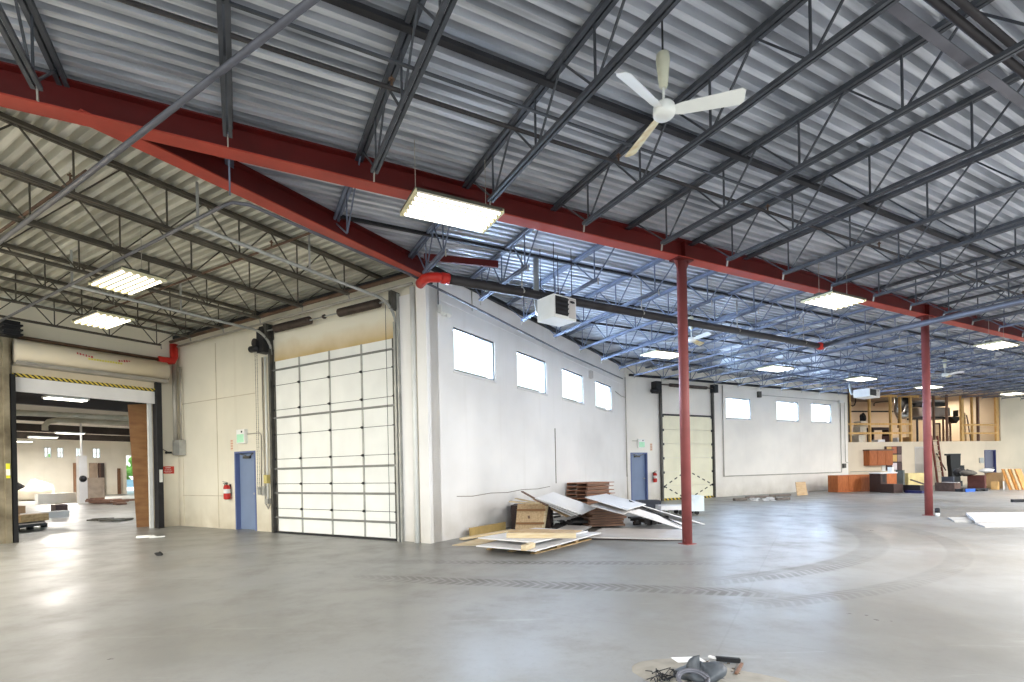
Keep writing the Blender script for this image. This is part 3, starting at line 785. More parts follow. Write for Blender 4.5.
# ================================================================== FIXTURES
def fixture(label, fr, loc, m, rot=0., group='fluorescent high-bay lights', along='x', size=(1.18, .66), n=6, hang=.85):
    t = thing('fluorescent_light', label, 'ceiling light', fr, loc, group, rot if rot else 1e-9); ORIGIN[t.name] = Vector((0, 0, 0))
    a, b = size
    p = MB(); p.box(-a/2-.02, a/2+.02, -b/2, b/2, .035, .06)
    for s in (-1, 1): p.prism([(-a/2, s*b/2, .035), (-a/2, s*(b/2-.012), .035), (-a/2, s*(b/2), .02)], (a, 0, 0))
    p.box(-a/2, a/2, -.06, .06, .06, .10)
    part('housing', p, M_REFL, t)
    for s in (-1, 1):
        e = MB(); e.box(s*(a/2+.005)-.012, s*(a/2+.005)+.012, -b/2, b/2, -.005, .05)
        for i in range(n): e.box(s*(a/2-.012)-.014, s*(a/2-.012)+.014, -b/2 + b*(i+.5)/n - .02, -b/2 + b*(i+.5)/n + .02, -.016, .03)
        part('lamp_holder', e, mat('lamp_holder_cream', (222, 214, 176), .5), t)
    tb = MB(); tb.tube([(-a/2+.01, 0, 0), (a/2-.01, 0, 0)], .019, 8, cap=False); me = None
    for i in range(n):
        y = -b/2 + b*(i+.5)/n
        q = bpy.data.objects.new('lamp_tube', me or tb.mesh('lamp_tube', None, True))
        if me is None: me = q.data; me.materials.append(m)
        COL.objects.link(q); q.parent = t; q.location = (0, y, 0.005)
    w = MB()
    for sx in (-1, 1): w.tube([(sx*a*.42, 0, .1), (sx*a*.42, 0, hang)], .005, 5)
    part('hanging_wire', w, M_COND, t)
    return t
Z = 4.9
L0 = fixture('large glowing fluorescent light hanging just before the long red beam', HALL, (2.55, 6.38, Z), M_TUBE)
for (x, y), lab in (((11.15, 6.43), 'glowing fluorescent light between the two red columns before the red beam'),
                    ((20.1, 6.85), 'fluorescent light at the far right end of the red beam, right of second column'),
                    ((11.5, 11.75), 'fluorescent light behind red beam, partly hidden by the nearer red column'),
                    ((17.0, 11.9), 'fluorescent light hanging above the far wall windows, behind the end of the dark fire main'),
                    ((22.6, 12.0), 'fluorescent light above the corner where far wall meets timber loft'),
                    ((28.3, 12.1), 'fluorescent light seen on both sides of the further red column'),
                    ((35.7, 11.6), 'smallest fluorescent light at the far right, above the tan wall')):
    dup(L0, HALL, (x, y, Z), 1e-9, lab)
LW = fixture('warm fluorescent light in the left bay, the nearer of two there', WING, (4.3, 10.05, 4.82), M_TUBEW, PI/2, 'left bay lights')
dup(LW, WING, (5.1, 13.0, 4.84), PI/2, 'warm fluorescent light in the left bay close above the roll-up door')

# unit heaters
def heater(label, pa, pb, pc, zb, h, fr=HALL):
    """pb nearest bottom corner, pa and pc the two next to it (directions in the view)"""
    a, b, c = fl(*pa, fr, zb), fl(*pb, fr, zb), fl(*pc, fr, zb)
    u = (c - b); v = (a - b); u.z = v.z = 0
    v = Vector((-u.y, u.x, 0)).normalized()*v.length*(1 if v.dot(Vector((-u.y, u.x, 0))) > 0 else -1)
    t = thing('unit_heater', label, 'heater', fr, tuple(b + (u+v)/2), 'hanging gas heaters')
    up = Vector((0, 0, h)); e = u.normalized(); n_ = v.normalized()
    part('cabinet', MB().prism([b, b+u, b+u+v, b+v], up), M_WHITE, t)
    g = MB(); o0 = b - n_*.012
    g.prism([o0 + u*.06 + up*.14, o0 + u*.62 + up*.14, o0 + u*.62 + up*.93, o0 + u*.06 + up*.93], n_*.01); gr = part('grille', g, M_BLACK, t)
    s = MB()
    for k in range(4):
        z = .2 + k*.2
        s.prism([o0 + u*.06 + up*z, o0 + u*.62 + up*z, o0 + u*.62 + up*(z+.07) - n_*.03, o0 + u*.06 + up*(z+.07) - n_*.03], n_*.006)
    part('louver', s, M_DARK, gr)
    s = MB(); s.prism([o0 + u*.66 + up*.08, o0 + u*.96 + up*.08, o0 + u*.96 + up*.95, o0 + u*.66 + up*.95], n_*.01); sp = part('service_panel', s, M_PANELG, t)
    s = MB(); cc = o0 + u*.81 + up*.8 - n_*.004
    s.prism([cc + e*(.07*math.cos(q)) + Vector((0, 0, .025*math.sin(q))) for q in [i*PI/6 for i in range(12)]], n_*.006); part('maker_badge', s, M_DARK, sp)
    w = MB()
    for q in (b + u*.1 + v*.1, b + u*.9 + v*.1, b + u*.1 + v*.9, b + u*.9 + v*.9): w.tube([q + up, Vector((q.x, q.y, 5.84))], .008, 5)
    part('hanger_rod', w, M_DARK, t)
    w = MB(); q = b + u*.5 + v + up*.7; w.tube([q, q + n_*.3, q + n_*.35 + Vector((0, 0, .3)), Vector(((q + n_*.35).x, (q + n_*.35).y, 5.84))], .06, 10); part('flue', w, M_GALV, t, True)
heater('white gas unit heater hanging over the windowed wall under the dark fire main', (541.4, 323), (554.2, 316.4), (576.2, 321.5), 4.4, .44)
heater('smaller-looking white unit heater hanging before the timber loft', (860, 398), (869.5, 396), (880, 397.6), 4.45, .36)

# ceiling fans
def fan(label, loc, angs, rod_top):
    t = thing('ceiling_fan', label, 'ceiling fan', HALL, loc, 'white three-bladed ceiling fans', 1e-9); ORIGIN[t.name] = Vector((0, 0, 0))
    part('motor', MB().lathe([(.02, .075), (.085, .07), (.1, .05), (.105, 0), (.1, -.035), (.085, -.05), (.03, -.055)], (0, 0, 0), 24), M_WHITE, t, True)
    part('downrod', MB().tube([(0, 0, .07), (0, 0, rod_top-.3)], .012, 8), M_WHITE, t, True)
    part('canopy', MB().lathe([(.03, rod_top-.32), (.042, rod_top-.3), (.065, rod_top-.06), (.06, rod_top), (.02, rod_top+.02)], (0, 0, 0), 18), mat('aged_white', (214, 212, 190), .5), t, True)
    part('hook', MB().tube([(0, 0, rod_top), (0, 0, .94)], .01, 6), M_DARK, t, True)
    for i, a in enumerate(angs):
        a = math.radians(a); d = Vector((math.cos(a), math.sin(a), 0)); s = Vector((-d.y, d.x, 0)); p = MB()
        up = Vector((0, 0, 1))
        outline = [d*.08 + s*.035, d*.16 + s*.055, d*.68 + s*.075, d*.715 + s*.05, d*.72 - s*.045, d*.69 - s*.065, d*.16 - s*.05, d*.08 - s*.035]
        outline = [q - up*(.03*(q.dot(s)/.075)) for q in outline]
        p.prism(outline, up*.006)
        part('blade', p, M_WHITE if i else mat('stained_white', (232, 226, 196), .5, 0, .1, 7., rgb2=(206, 178, 112)), t, label='blade with yellow-brown stain' if i == 0 else None)
fan('white ceiling fan with one stained blade hanging high in front of the long red beam', (3.66, 3.66, 4.9), (76, 196, -44), .55)
q = fl(691.5, 340, HALL, 4.8); fan('white ceiling fan just right of the nearer red column, behind it', (q.x, q.y, 4.8), (20, 140, 260), .6)
q = fl(945, 375, HALL, 4.8); fan('tiny white ceiling fan far away right of the further red column', (q.x, q.y, 4.8), (10, 130, 250), .6)

# ------------------------------------------------------------------ wall fittings of the left bay
def exit_sign(label, fr, loc, rot):
    t = thing('exit_sign', label, 'exit sign', fr, loc, 'pale green exit signs', rot if rot else 1e-9); ORIGIN[t.name] = Vector((0, 0, 0))
    part('housing', MB().box(0, .36, -.1, 0, 0, .38), M_WHITE, t)
    part('sign_face', MB().box(.03, .33, -.106, -.1, .03, .25), M_EXITG, t)
    part('test_button', MB().box(.22, .27, -.108, -.1, .29, .34), M_DARK, t)
exit_sign('pale green exit sign on the cream wall above the nearer blue door', WING, (8.47, 13.64, 2.37), -PI/2)
exit_sign('pale green exit sign above the far blue door beside the cream sectional door', HALL, (15.1, 17.07, 2.32), 0)
def small_box(name, label, cat, fr, x0, x1, y0, y1, z0, z1, m, group=None):
    return solo(name, MB().box(x0, x1, y0, y1, z0, z1), m, label, cat, fr, ((x0+x1)/2, (y0+y1)/2, z0), group)
mk = stripes_mat('faded_notice_print', (228, 206, 180), (208, 160, 140), 14., (0, 0, 1))
small_box('wall_notice', 'narrow faded vertical notice left of the nearer exit sign', 'notice', WING, 8.462, 8.47, 13.97, 14.07, 2.2, 2.5, mk)
small_box('wall_notice', 'narrow faded vertical notice right of the far exit sign', 'notice', HALL, 15.83, 15.95, 17.06, 17.07, 2.2, 2.52, mk)
def extinguisher(label, fr, loc, rot):
    t = thing('fire_extinguisher', label, 'fire extinguisher', fr, loc, 'red fire extinguishers', rot if rot else 1e-9); ORIGIN[t.name] = Vector((0, 0, 0))
    part('cylinder', MB().lathe([(.05, 0), (.085, .015), (.088, .04), (.088, .33), (.07, .385), (.03, .41)], (0, 0, 0), 20), M_REDBRIGHT, t, True)
    part('instruction_label', MB().lathe([(.0885, .17), (.0885, .29)], (0, 0, 0), 20), M_WHITE, t, True)
    part('valve', MB().lathe([(.024, .41), (.024, .46)], (0, 0, 0), 10).bar((0, .02, .47), (-.02, -.11, .5), .025, .012).bar((0, .02, .455), (-.01, -.1, .45), .025, .012), M_DARK, t)
    part('hose', MB().tube([(-.02, 0, .44), (-.1, 0, .42), (-.12, -.01, .3), (-.11, -.01, .12)], .012, 8), M_BLACK, t, True)
    part('wall_bracket', MB().box(-.03, .03, .085, .12, .1, .42), M_DARK, t)
extinguisher('red fire extinguisher hanging on the cream wall left of nearer blue door', WING, (8.36, 14.12, .84), -PI/2)
extinguisher('red fire extinguisher between the far blue door and cream sectional door', HALL, (15.98, 16.96, .82), 0)
# red notice on the end wall
t = thing('warning_sign', 'red notice board with white print on the wall right of the roll-up door', 'sign', WING, (8.17, 16.83, 1.6))
part('sign_plate', MB().box(8.0, 8.34, 16.825, 16.84, 1.6, 1.82), mat('sign_red', (206, 62, 44), .5), t)
p = MB(); rnd = random.Random(5)
for z, a, b, h in ((1.765, 8.10, 8.24, .022), (1.71, 8.08, 8.26, .012), (1.665, 8.06, 8.28, .014), (1.635, 8.09, 8.25, .008)):
    x = a
    while x < b: w_ = rnd.uniform(.012, .028); p.box(x, min(x+w_, b), 16.821, 16.826, z, z+h); x += w_ + .008
part('printing', p, M_WHITE, t)
t = thing('wall_camera', 'small black bracketed sensor on the wall above the red notice', 'sensor', WING, (8.1, 16.8, 2.2))
part('arm', MB().bar((7.95, 16.78, 2.36), (8.1, 16.72, 2.26), .02), M_DARK, t); part('head', MB().box(8.06, 8.2, 16.64, 16.76, 2.2, 2.26), M_BLACK, t)
# conduits and boxes beside the sectional door
rod('conduit', MB().tube([(8.45, 13.27, 2.62), (8.45, 12.72, 2.62), (8.45, 12.66, 2.56), (8.45, 12.70, 1.1)], .015, 8), M_COND, 'thin conduit from the nearer exit sign down to the switch boxes', 'conduit', WING, (8.45, 12.9, 2.6), smooth=True)
rod('conduit', MB().tube([(8.43, 12.52, 4.6), (8.43, 12.52, 1.2), (8.40, 12.46, .75), (8.41, 12.36, .62), (8.41, 12.28, .75)], .02, 8), M_COND, 'flexible conduit hanging in a loop beside the sectional door track', 'conduit', WING, (8.43, 12.5, 2), smooth=True)
rod('conduit', MB().tube([(8.42, 12.38, .8), (8.42, 12.38, 4.6)], .028, 8), M_WHITE, 'white vertical conduit against the left track of the sectional door', 'conduit', WING, (8.42, 12.38, 1), smooth=True)
g = 'switch boxes beside the sectional door'
small_box('switch_box', 'small grey switch box right of the blue door knob', 'switch', WING, 8.38, 8.47, 12.63, 12.76, .98, 1.18, M_GALV, g)
small_box('switch_box', 'small grey push-button box right beside the first switch box', 'switch', WING, 8.38, 8.47, 12.46, 12.58, .96, 1.2, M_GALV, g)
small_box('switch_box', 'small yellow-lidded box on the white conduit by the track', 'switch', WING, 8.36, 8.45, 12.32, 12.46, 1.28, 1.5, mat('box_yellow', (206, 190, 120), .5), g)
small_box('switch_box', 'low small grey box under the hanging conduit loop', 'switch', WING, 8.36, 8.45, 12.3, 12.42, .75, .88, M_GALV, g)
t = thing('emergency_light', 'white emergency light high on the wall corner before the windows', 'light', WING, (8.92, 6.85, 4.86))
part('housing', MB().box(8.74, 9.1, 6.78, 6.9, 4.9, 5.06), M_WHITE, t)
for x in (8.83, 9.01):
    part('lamp_head', MB().lathe([(.04, 0), (.055, .06), (.05, .07)], (x, 6.79, 4.84), 12), M_WHITE, t, True)
t = thing('emergency_light', 'small white emergency light at the far end of the windowed far wall', 'light', HALL, (30.0, 17.0, 4.85))
part('housing', MB().box(29.8, 30.2, 16.95, 17.07, 4.86, 5.0), M_WHITE, t)
rod('conduit', MB().tube([(8.73, 6.86, 5.06), (8.73, 6.86, 5.75)], .014, 6), M_PIPED, 'thin dark conduit rising from the emergency light at the corner', 'conduit', WING, (8.73, 6.86, 5.06), smooth=True)
rod('conduit', MB().tube([(10.0, 6.86, 5.24), (10.0, 6.86, 5.78)], .014, 6), M_COND, 'short thin conduit above the first window of the side wall', 'conduit', WING, (10.0, 6.86, 5.24), smooth=True)
rod('conduit', MB().tube([(20.0, 6.84, 4.55), (20.7, 6.84, 4.45), (21.2, 6.84, 4.45)], .015, 6), M_COND, 'short pale conduit between the fourth window and the room corner', 'conduit', WING, (20.5, 6.84, 4.5), smooth=True)
small_box('speaker_horn', 'small pale wall box between third and fourth windows of the side wall', 'wall box', WING, 17.3, 17.5, 6.8, 6.9, 4.72, 4.98, M_PANELG)
rod('conduit', MB().tube([(21.2, 6.82, 1.1), (21.2, 6.82, 5.3)], .02, 8), M_COND, 'vertical conduit in the corner left of the far blue door', 'conduit', WING, (21.2, 6.82, 1.1), smooth=True)
rod('conduit', MB().tube([(15.1, 17.03, 2.62), (14.8, 17.03, 2.62)], .014, 6), M_COND, 'short conduit feeding the far exit sign', 'conduit', HALL, (15, 17.03, 2.6), smooth=True)
# far wall conduits
rod('conduit', MB().tube([(20.4, 17.02, 5.3), (20.4, 17.02, .95), (20.5, 17.02, .97), (29.95, 17.02, .97), (29.95, 17.02, 4.9)], .022, 8), M_COND, 'conduit framing the far wall: down beside the cream door, along, up by the loft', 'conduit', HALL, (25, 17.02, 1), smooth=True)
rod('conduit', MB().tube([(23.1, 17.02, 4.98), (29.8, 17.02, 4.95)], .014, 6), M_COND, 'thin conduit along the far wall just above its windows', 'conduit', HALL, (26, 17.02, 4.9), smooth=True)
small_box('wall_box', 'small grey wall box between the first two far wall windows', 'wall box', HALL, 22.95, 23.15, 16.95, 17.07, 4.85, 5.15, M_GALVD)
small_box('wall_box', 'small dark pull box low on the conduit beside the loft', 'wall box', HALL, 30.1, 30.3, 16.96, 17.07, 1.2, 1.45, M_GALVD)
rod('conduit', MB().tube([(30.35, 17.02, 4.9), (30.35, 17.02, 1.55), (30.5, 17.02, 1.5), (30.7, 17.0, 1.5)], .016, 6), M_COND, 'thin conduit right beside the loft edge, bending right near its foot', 'conduit', HALL, (30.35, 17.02, 2), smooth=True)
rod('conduit', MB().tube([(.1, -.03, .97), (2.3, -.03, .97)], .018, 6), M_COND, 'short horizontal conduit behind the orange cabinets', 'conduit', BACK, (1, -.03, .97), smooth=True)

# ================================================================== PILE BY THE WINDOWED WALL
def para(pa, pb, pc, za, zb, zc, t): return MB().slab(fl(*pa, WING, za), fl(*pb, WING, zb), fl(*pc, WING, zc), t)
def sheet(name, label, cat, m, pa, pb, pc, za, zb, zc, t, group=None):
    mb = para(pa, pb, pc, za, zb, zc, t); c = sum((q for q in mb.v), Vector())/len(mb.v)
    return solo(name, mb, m, label, cat, WING, (c.x, c.y, min(q.z for q in mb.v)), group)
def span(name, label, cat, m, pa, pb, za, zb, w, h, group=None):
    a, b = fl(*pa, WING, za), fl(*pb, WING, zb); c = (a+b)/2
    return solo(name, MB().bar(a, b, w, h), m, label, cat, WING, (c.x, c.y, min(a.z, b.z)-h/2), group)

# front pallet
A, B_, C_ = fl(484, 549.5, WING, 0), fl(537, 554.5, WING, 0), fl(598, 538.5, WING, 0)
u, v = C_-B_, A-B_; un, vn = u.normalized(), v.normalized()
t = thing('timber_pallet', 'low timber pallet under the white sheets at the front of pile', 'pallet', WING, tuple(B_+u/2+v/2))
for i in range(4):
    for j in (0., .5, 1.):
        c = B_ + u*(.05+.3*i) + v*(.08+.84*j)
        part('block', MB().obox(c + Vector((0, 0, .05)), (.12, .1, .075), Matrix.Rotation(math.atan2(un.y, un.x), 3, 'Z')), M_LUMBER, t)
for i in range(6):
    f = i/5.; a = B_ + u*(.03+.94*f); part('deck_board', MB().bar(a + Vector((0, 0, .097)), a + v + Vector((0, 0, .097)), .11, .018), M_LUMBER, t)
for j in (0.08, .5, .92): part('stringer', MB().bar(B_ + v*j + Vector((0, 0, .008)), B_ + v*j + u + Vector((0, 0, .008)), .1, .016), M_LUMBER, t)
g = 'sheets and boards heaped by the windowed wall'
sheet('laminate_sheet', 'lowest white sheet lying on front pallet, its corner nearest the camera', 'sheet', M_PANELW, (476, 545.5), (535, 550.5), (601, 532.5), .13, .13, .13, .02, g)
sheet('laminate_sheet', 'white sheet lying raised over the lowest sheet on front pallet', 'sheet', M_PANELW, (478, 537.5), (534, 542.2), (588, 531), .24, .24, .24, .018, g)
span('timber_block', 'short timber block end sticking out between the two front white sheets', 'timber', M_PINE, (523.5, 548), (533, 544.5), .19, .19, .09, .09)
span('timber_beam', 'long pale timber beam lying on the raised white front sheet', 'timber', M_PINE, (507, 535.2), (576, 535.6), .29, .29, .09, .09)
sheet('laminate_sheet', 'pale sheet lying behind the long timber beam on front pallet', 'sheet', M_BROWNPLY, (508, 531.5), (572, 533.2), (582, 530), .26, .26, .26, .012, g)
span('timber_plank', 'yellowish plank lying on the floor slanting from wall to the pile', 'timber', M_PINE, (461, 539), (512, 530), .04, .1, .12, .04)
sheet('plywood_strip', 'thin plywood strip on the floor against the wall left of pile', 'sheet', M_PINE, (452, 545), (478, 545), (520, 534), .015, .015, .015, .012)
a, b = fl(470, 532.5, WING, .12), fl(505, 526, WING, .12)
solo('timber_plank', MB().bar(a, b, .045, .2), mat('old_plank', (180, 152, 96), .7, 0, .15, 4.), 'old plank standing on edge along the wall left of pile', 'timber', WING, ((a+b)/2).to_tuple())
# crate panel leaning
a, b = fl(515, 531.5, WING, 0), fl(543, 531.5, WING, 0)
d = (b-a).normalized(); nrm = Vector((-d.y, d.x, 0)); W_ = (b-a).length; lean = nrm*.12
t = thing('crate_end', 'brown wooden crate side with two cleats standing tilted in the pile', 'crate', WING, tuple((a+b)/2))
up = Vector((0, 0, .66)) + lean
part('panel', MB().prism([a + Vector((0,0,.02)), b + Vector((0,0,.02)), b + up + d*.1, a + up + d*.06], nrm*.02), M_BROWNPLY, t)
for f in (.3, .78):
    part('cleat', MB().bar(a + up*f + d*(.02+.04*f) - nrm*.03, b + up*f + d*(.02+.05*f) - nrm*.035, .06, .05), M_CARDB, t)
part('rim', MB().bar(b + Vector((0,0,.02)), b + up + d*.1, .05, .06), M_PINE, t)
part('emblem', MB().obox((a+b)/2 + up*.52 - nrm*.012, (.05, .01, .07), Matrix.Rotation(math.atan2(d.y, d.x), 3, 'Z')), M_TANWOOD, t)
c = fl(530, 530, WING, 0)
solo('crate_box', MB().obox(c + nrm*.5 + Vector((0, 0, .3)), (1.0, .7, .6), Matrix.Rotation(math.atan2(d.y, d.x), 3, 'Z')), M_DKWOOD, 'dark crate standing behind the brown crate side, mostly hidden', 'crate', WING, tuple(c + nrm*.5))
# slanted white sheets on top of the crate
for i in range(4):
    dz = i*.045
    sheet('laminate_sheet', '%s of the four white sheets leaning down rightwards over the crates' % ('lowest', 'second lowest', 'third', 'topmost')[i], 'sheet', M_PANELW if i != 0 else M_BROWNPLY,
          (533 + i*1., 499. - i*.5), (566.5 + i*5.2, 516.6 - i*.85), (586 + i*3.4, 510 - i*.8), .74 + dz, .32 + dz, .40 + dz, .022, g)
span('timber_strip', 'thin brown strip poking up leftwards from the leaning white sheets', 'timber', M_TANWOOD, (522, 491.5), (547, 505.5), .92, .66, .06, .025)
span('timber_strip', 'thin pale strip lying left across the top of brown crate side', 'timber', M_PINE, (510, 501.5), (541, 504), .74, .7, .1, .025)
span('timber_strip', 'short pale strip above the brown crate, behind the thin brown one', 'timber', M_PINE, (516, 498.5), (538, 503), .8, .74, .08, .02)
# dark rubble under the sheets
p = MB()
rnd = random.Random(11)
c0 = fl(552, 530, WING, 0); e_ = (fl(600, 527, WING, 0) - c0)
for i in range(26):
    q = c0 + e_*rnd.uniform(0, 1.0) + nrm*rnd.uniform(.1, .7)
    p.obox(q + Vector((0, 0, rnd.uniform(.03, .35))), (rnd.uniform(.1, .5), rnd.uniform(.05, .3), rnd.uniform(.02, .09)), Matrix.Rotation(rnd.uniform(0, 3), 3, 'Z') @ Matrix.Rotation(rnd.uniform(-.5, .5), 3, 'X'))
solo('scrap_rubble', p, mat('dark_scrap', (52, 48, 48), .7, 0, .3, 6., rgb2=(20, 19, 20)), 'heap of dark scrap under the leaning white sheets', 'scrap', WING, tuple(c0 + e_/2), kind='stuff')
solo('scrap_paper', MB().blob(fl(556, 524, WING, .1) + Vector((0, 0, .02)), (.1, .07, .06), 4, .5), M_WHITE, 'crumpled white scrap lying among the dark scrap of the pile', 'scrap', WING, tuple(fl(556, 524, WING, .1)))
sheet('laminate_sheet', 'grey sheet lying flat in shadow below the leaning white sheets', 'sheet', M_PANELG, (552, 531), (580, 532), (592, 526), .12, .12, .12, .02, g)
# stack of reddish pallets (behind, against the wall)
rnd = random.Random(2)
for i in range(9):
    L_ = 1.3*rnd.uniform(.93, 1.02)
    t = thing('timber_pallet', 'reddish timber pallet in the tall stack by the wall, %s from the floor' % ORD[i], 'pallet', WING, (15.5 + rnd.uniform(-.04, .04), 6.2, .005 + i*.118), 'pallets stacked by the windowed wall', -.35 + rnd.uniform(-.03, .03))
    part('deck', MB().box(-L_/2, L_/2, -.45, .45, .075, .097), mat('reddish_board', (168, 116, 88), .65, 0, .14, 5.), t)
    for y in (-.42, 0, .42): part('stringer', MB().box(-L_/2, L_/2*(.62 if y < 0 else 1), y-.025, y+.025, 0, .075), M_TANWOOD, t)
# right-hand stack of brown stained boards with long white sheets over it
a, b = fl(589, 529, WING, 0), fl(626, 527.5, WING, 0); d3 = (b-a).normalized(); n3 = Vector((-d3.y, d3.x, 0)); rz = math.atan2(d3.y, d3.x)
for i in range(8):
    L_ = (b-a).length*rnd.uniform(.88, 1.03); c = (a+b)/2 + n3*.4 + Vector((0, 0, .05 + i*.062))
    solo('stained_board', MB().box(-L_/2, L_/2, -.4, .4, 0, .05), M_TANWOOD, 'brown stained board in the stack under the long white sheets, %s from the bottom' % ORD[i], 'board', WING, tuple(c), 'brown boards stacked under the white sheets', rz + rnd.uniform(-.08, .08))
sheet('laminate_sheet', 'long white sheet sloping from the brown stack to the nearer column, upper one', 'sheet', M_PANELW, (628, 500.8), (705, 524), (672, 519.5), .66, .06, .12, .025, g)
sheet('laminate_sheet', 'broad white sheet lying on the brown stack, tip raised to the left', 'sheet', M_PANELW, (585, 496.8), (627, 509.5), (646, 504), .80, .64, .62, .02, g)
sheet('laminate_sheet', 'pale sheet under the broad white sheet on the brown stack', 'sheet', M_PANELG, (590, 505), (624, 514), (632, 509.5), .66, .55, .55, .02, g)
sheet('laminate_sheet', 'narrow white sheet sloping to the floor left of the nearer column', 'sheet', M_PANELW, (629, 511.5), (684, 529), (692, 526), .5, .03, .05, .025, g)
span('metal_strip', 'thin black strip sloping along the upper long white sheet', 'strip', M_BLACK, (629, 500.5), (683, 526), .7, .1, .05, .03)
sheet('laminate_sheet', 'flat pale sheet lying on the floor between front pallet and nearer column', 'sheet', M_PANELG, (585, 536.5), (684, 538.8), (690, 529.5), .07, .05, .05, .03, g)
span('timber_batten', 'dark batten under the front edge of the flat pale floor sheet', 'timber', M_DKWOOD, (592, 538.3), (682, 539.6), .02, .02, .08, .04)
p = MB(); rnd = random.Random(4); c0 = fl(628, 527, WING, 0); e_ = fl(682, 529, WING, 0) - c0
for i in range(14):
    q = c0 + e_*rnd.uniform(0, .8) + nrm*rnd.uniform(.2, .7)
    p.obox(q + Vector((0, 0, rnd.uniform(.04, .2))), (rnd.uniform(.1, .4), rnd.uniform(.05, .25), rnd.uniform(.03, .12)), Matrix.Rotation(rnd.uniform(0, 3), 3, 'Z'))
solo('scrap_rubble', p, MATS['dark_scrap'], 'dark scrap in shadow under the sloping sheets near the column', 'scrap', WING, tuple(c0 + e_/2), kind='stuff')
# cart and dark box behind
def fx(u, y): return on_y(u, 500, y, WORLD).x
yy = fl(650, 511.5, WORLD).y; x0, x1 = fx(638, yy), fx(661, yy)
solo('tool_chest', MB().box(x0, x1, yy, yy+.5, 0, .34).box(x0+.03, x1-.03, yy+.03, yy+.47, .34, .37), mat('slate_plastic', (54, 58, 70), .5), 'dark slate box on the floor before the far blue door', 'box', WORLD, ((x0+x1)/2, yy+.25, 0))
yy = fl(680, 515.5, WORLD).y; x0, x1 = fx(661, yy), fx(704, yy)
t = thing('panel_cart', 'low white cart on castors behind the nearer red column', 'cart', WORLD, ((x0+x1)/2, yy+.3, 0), rot=1e-9)
ORIGIN[t.name] = Vector(((x0+x1)/2, yy+.3, 0))
part('platform', MB().box(x0, x1, yy, yy+.62, .17, .3), M_PANELW, t)
part('end_box', MB().box(x1-.46, x1, yy-.01, yy+.63, .12, .58), mat('pale_blue_board', (222, 232, 236), .5), t)
for x in (x0+.2, x0+.62, x1-.2):
    for y in (yy+.08, yy+.54):
        w = MB(); w.lathe([(.07, -.02), (.07, .02)], (0, 0, 0), 12); w.v = [Vector((x + q.x, y + q.z, .075 + q.y)) for q in w.v]; part('castor', w, M_BLACK, t)

# strips and a board along the far wall
rnd = random.Random(9)
for i, (u0, v0, u1, v1) in enumerate(((734, 499.6, 746, 499), (746, 497.6, 775, 496.4), (776, 499, 789, 498.4), (770, 495.8, 790, 495))):
    a, b = fl(u0, v0, HALL, .06), fl(u1, v1, HALL, .06)
    solo('timber_batten', MB().bar(a, b, .14, .1), mat('grey_batten', (126, 116, 108), .7, 0, .2, 5.), 'grey batten on the floor below the far wall windows, %s from the left' % ORD[i if i < 2 else (3 if i == 2 else 2)], 'timber', HALL, tuple((a+b)/2), 'battens along the far wall')
p = MB()
for i in range(24):
    q = fl(rnd.uniform(748, 784), rnd.uniform(497.5, 500.5), HALL, .02); p.obox(q, (rnd.uniform(.05, .3), rnd.uniform(.05, .2), rnd.uniform(.02, .08)), Matrix.Rotation(rnd.uniform(0, 3), 3, 'Z'))
solo('scrap_rubble', p, M_PANELW, 'pale plaster scraps among the battens below the far wall', 'scrap', HALL, tuple(fl(766, 499, HALL, 0)), kind='stuff')
a, b = fl(797.5, 495.6, HALL, 0), fl(808, 495, HALL, 0); e_ = b-a
solo('plywood_offcut', MB().prism([a, b, b + Vector((.2, .24, .62)), a + Vector((.26, .24, .62))], (0, .03, 0)), M_BROWNPLY, 'small plywood panel leaning on the far wall left of orange cabinets', 'board', HALL, tuple(a + e_/2))

# ================================================================== TIMBER LOFT AND BACK WALL
mb = MB(); mb.prism([(-.05, .02, 2.5), (12.1, .02, 2.5), (12.1, 6.2, 2.5), (5.6, 6.2, 2.5)], (0, 0, .16)); struct('floor.001', mb, wood_mat('loft_floor', (150, 130, 104), (120, 100, 80)), BACK)
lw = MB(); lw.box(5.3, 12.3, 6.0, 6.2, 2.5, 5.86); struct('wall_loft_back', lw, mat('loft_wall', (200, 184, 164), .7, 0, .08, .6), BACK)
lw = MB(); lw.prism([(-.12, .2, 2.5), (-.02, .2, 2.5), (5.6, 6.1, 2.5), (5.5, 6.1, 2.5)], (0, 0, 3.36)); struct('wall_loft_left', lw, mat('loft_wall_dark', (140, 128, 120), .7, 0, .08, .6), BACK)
lw = MB(); lw.box(11.98, 12.2, .24, 6.0, 2.66, 5.86); struct('wall_loft_right', lw, M_WALLB, BACK)
g = 'timber studs of the loft opening'
M_STUD = wood_mat('amber_stud', (216, 174, 108), (188, 142, 78), (12, 12, 2))
studs = [(.13, .12, M_DKWOOD, 'dark brown post at the left edge of the timber loft'), (.3, .09, M_STUD, 'pale stud right beside the dark left post of the loft'), (1.72, .1, M_STUD, 'second pale stud from the loft left edge'),
         (3.28, .1, M_STUD, 'pale stud right of the small heater in the loft opening'), (4.0, .09, M_STUD, 'thin pale stud before the silver duct in the loft'), (4.8, .12, M_STUD, 'bright wide stud left of the further red column in the loft'),
         (6.62, .07, M_TANWOOD, 'greyish pink stud just right of the further red column'), (7.66, .08, M_TANWOOD, 'brownish stud between black ducts in the loft'), (8.88, .2, M_STUD, 'double wide stud in the right half of loft opening'),
         (9.71, .07, M_STUD, 'thin stud left of the dark stud near loft right end'), (10.22, .1, M_TANWOOD, 'dark stud near the right end of the loft'), (11.8, .22, M_STUD, 'bright thick post closing the loft at its right end')]
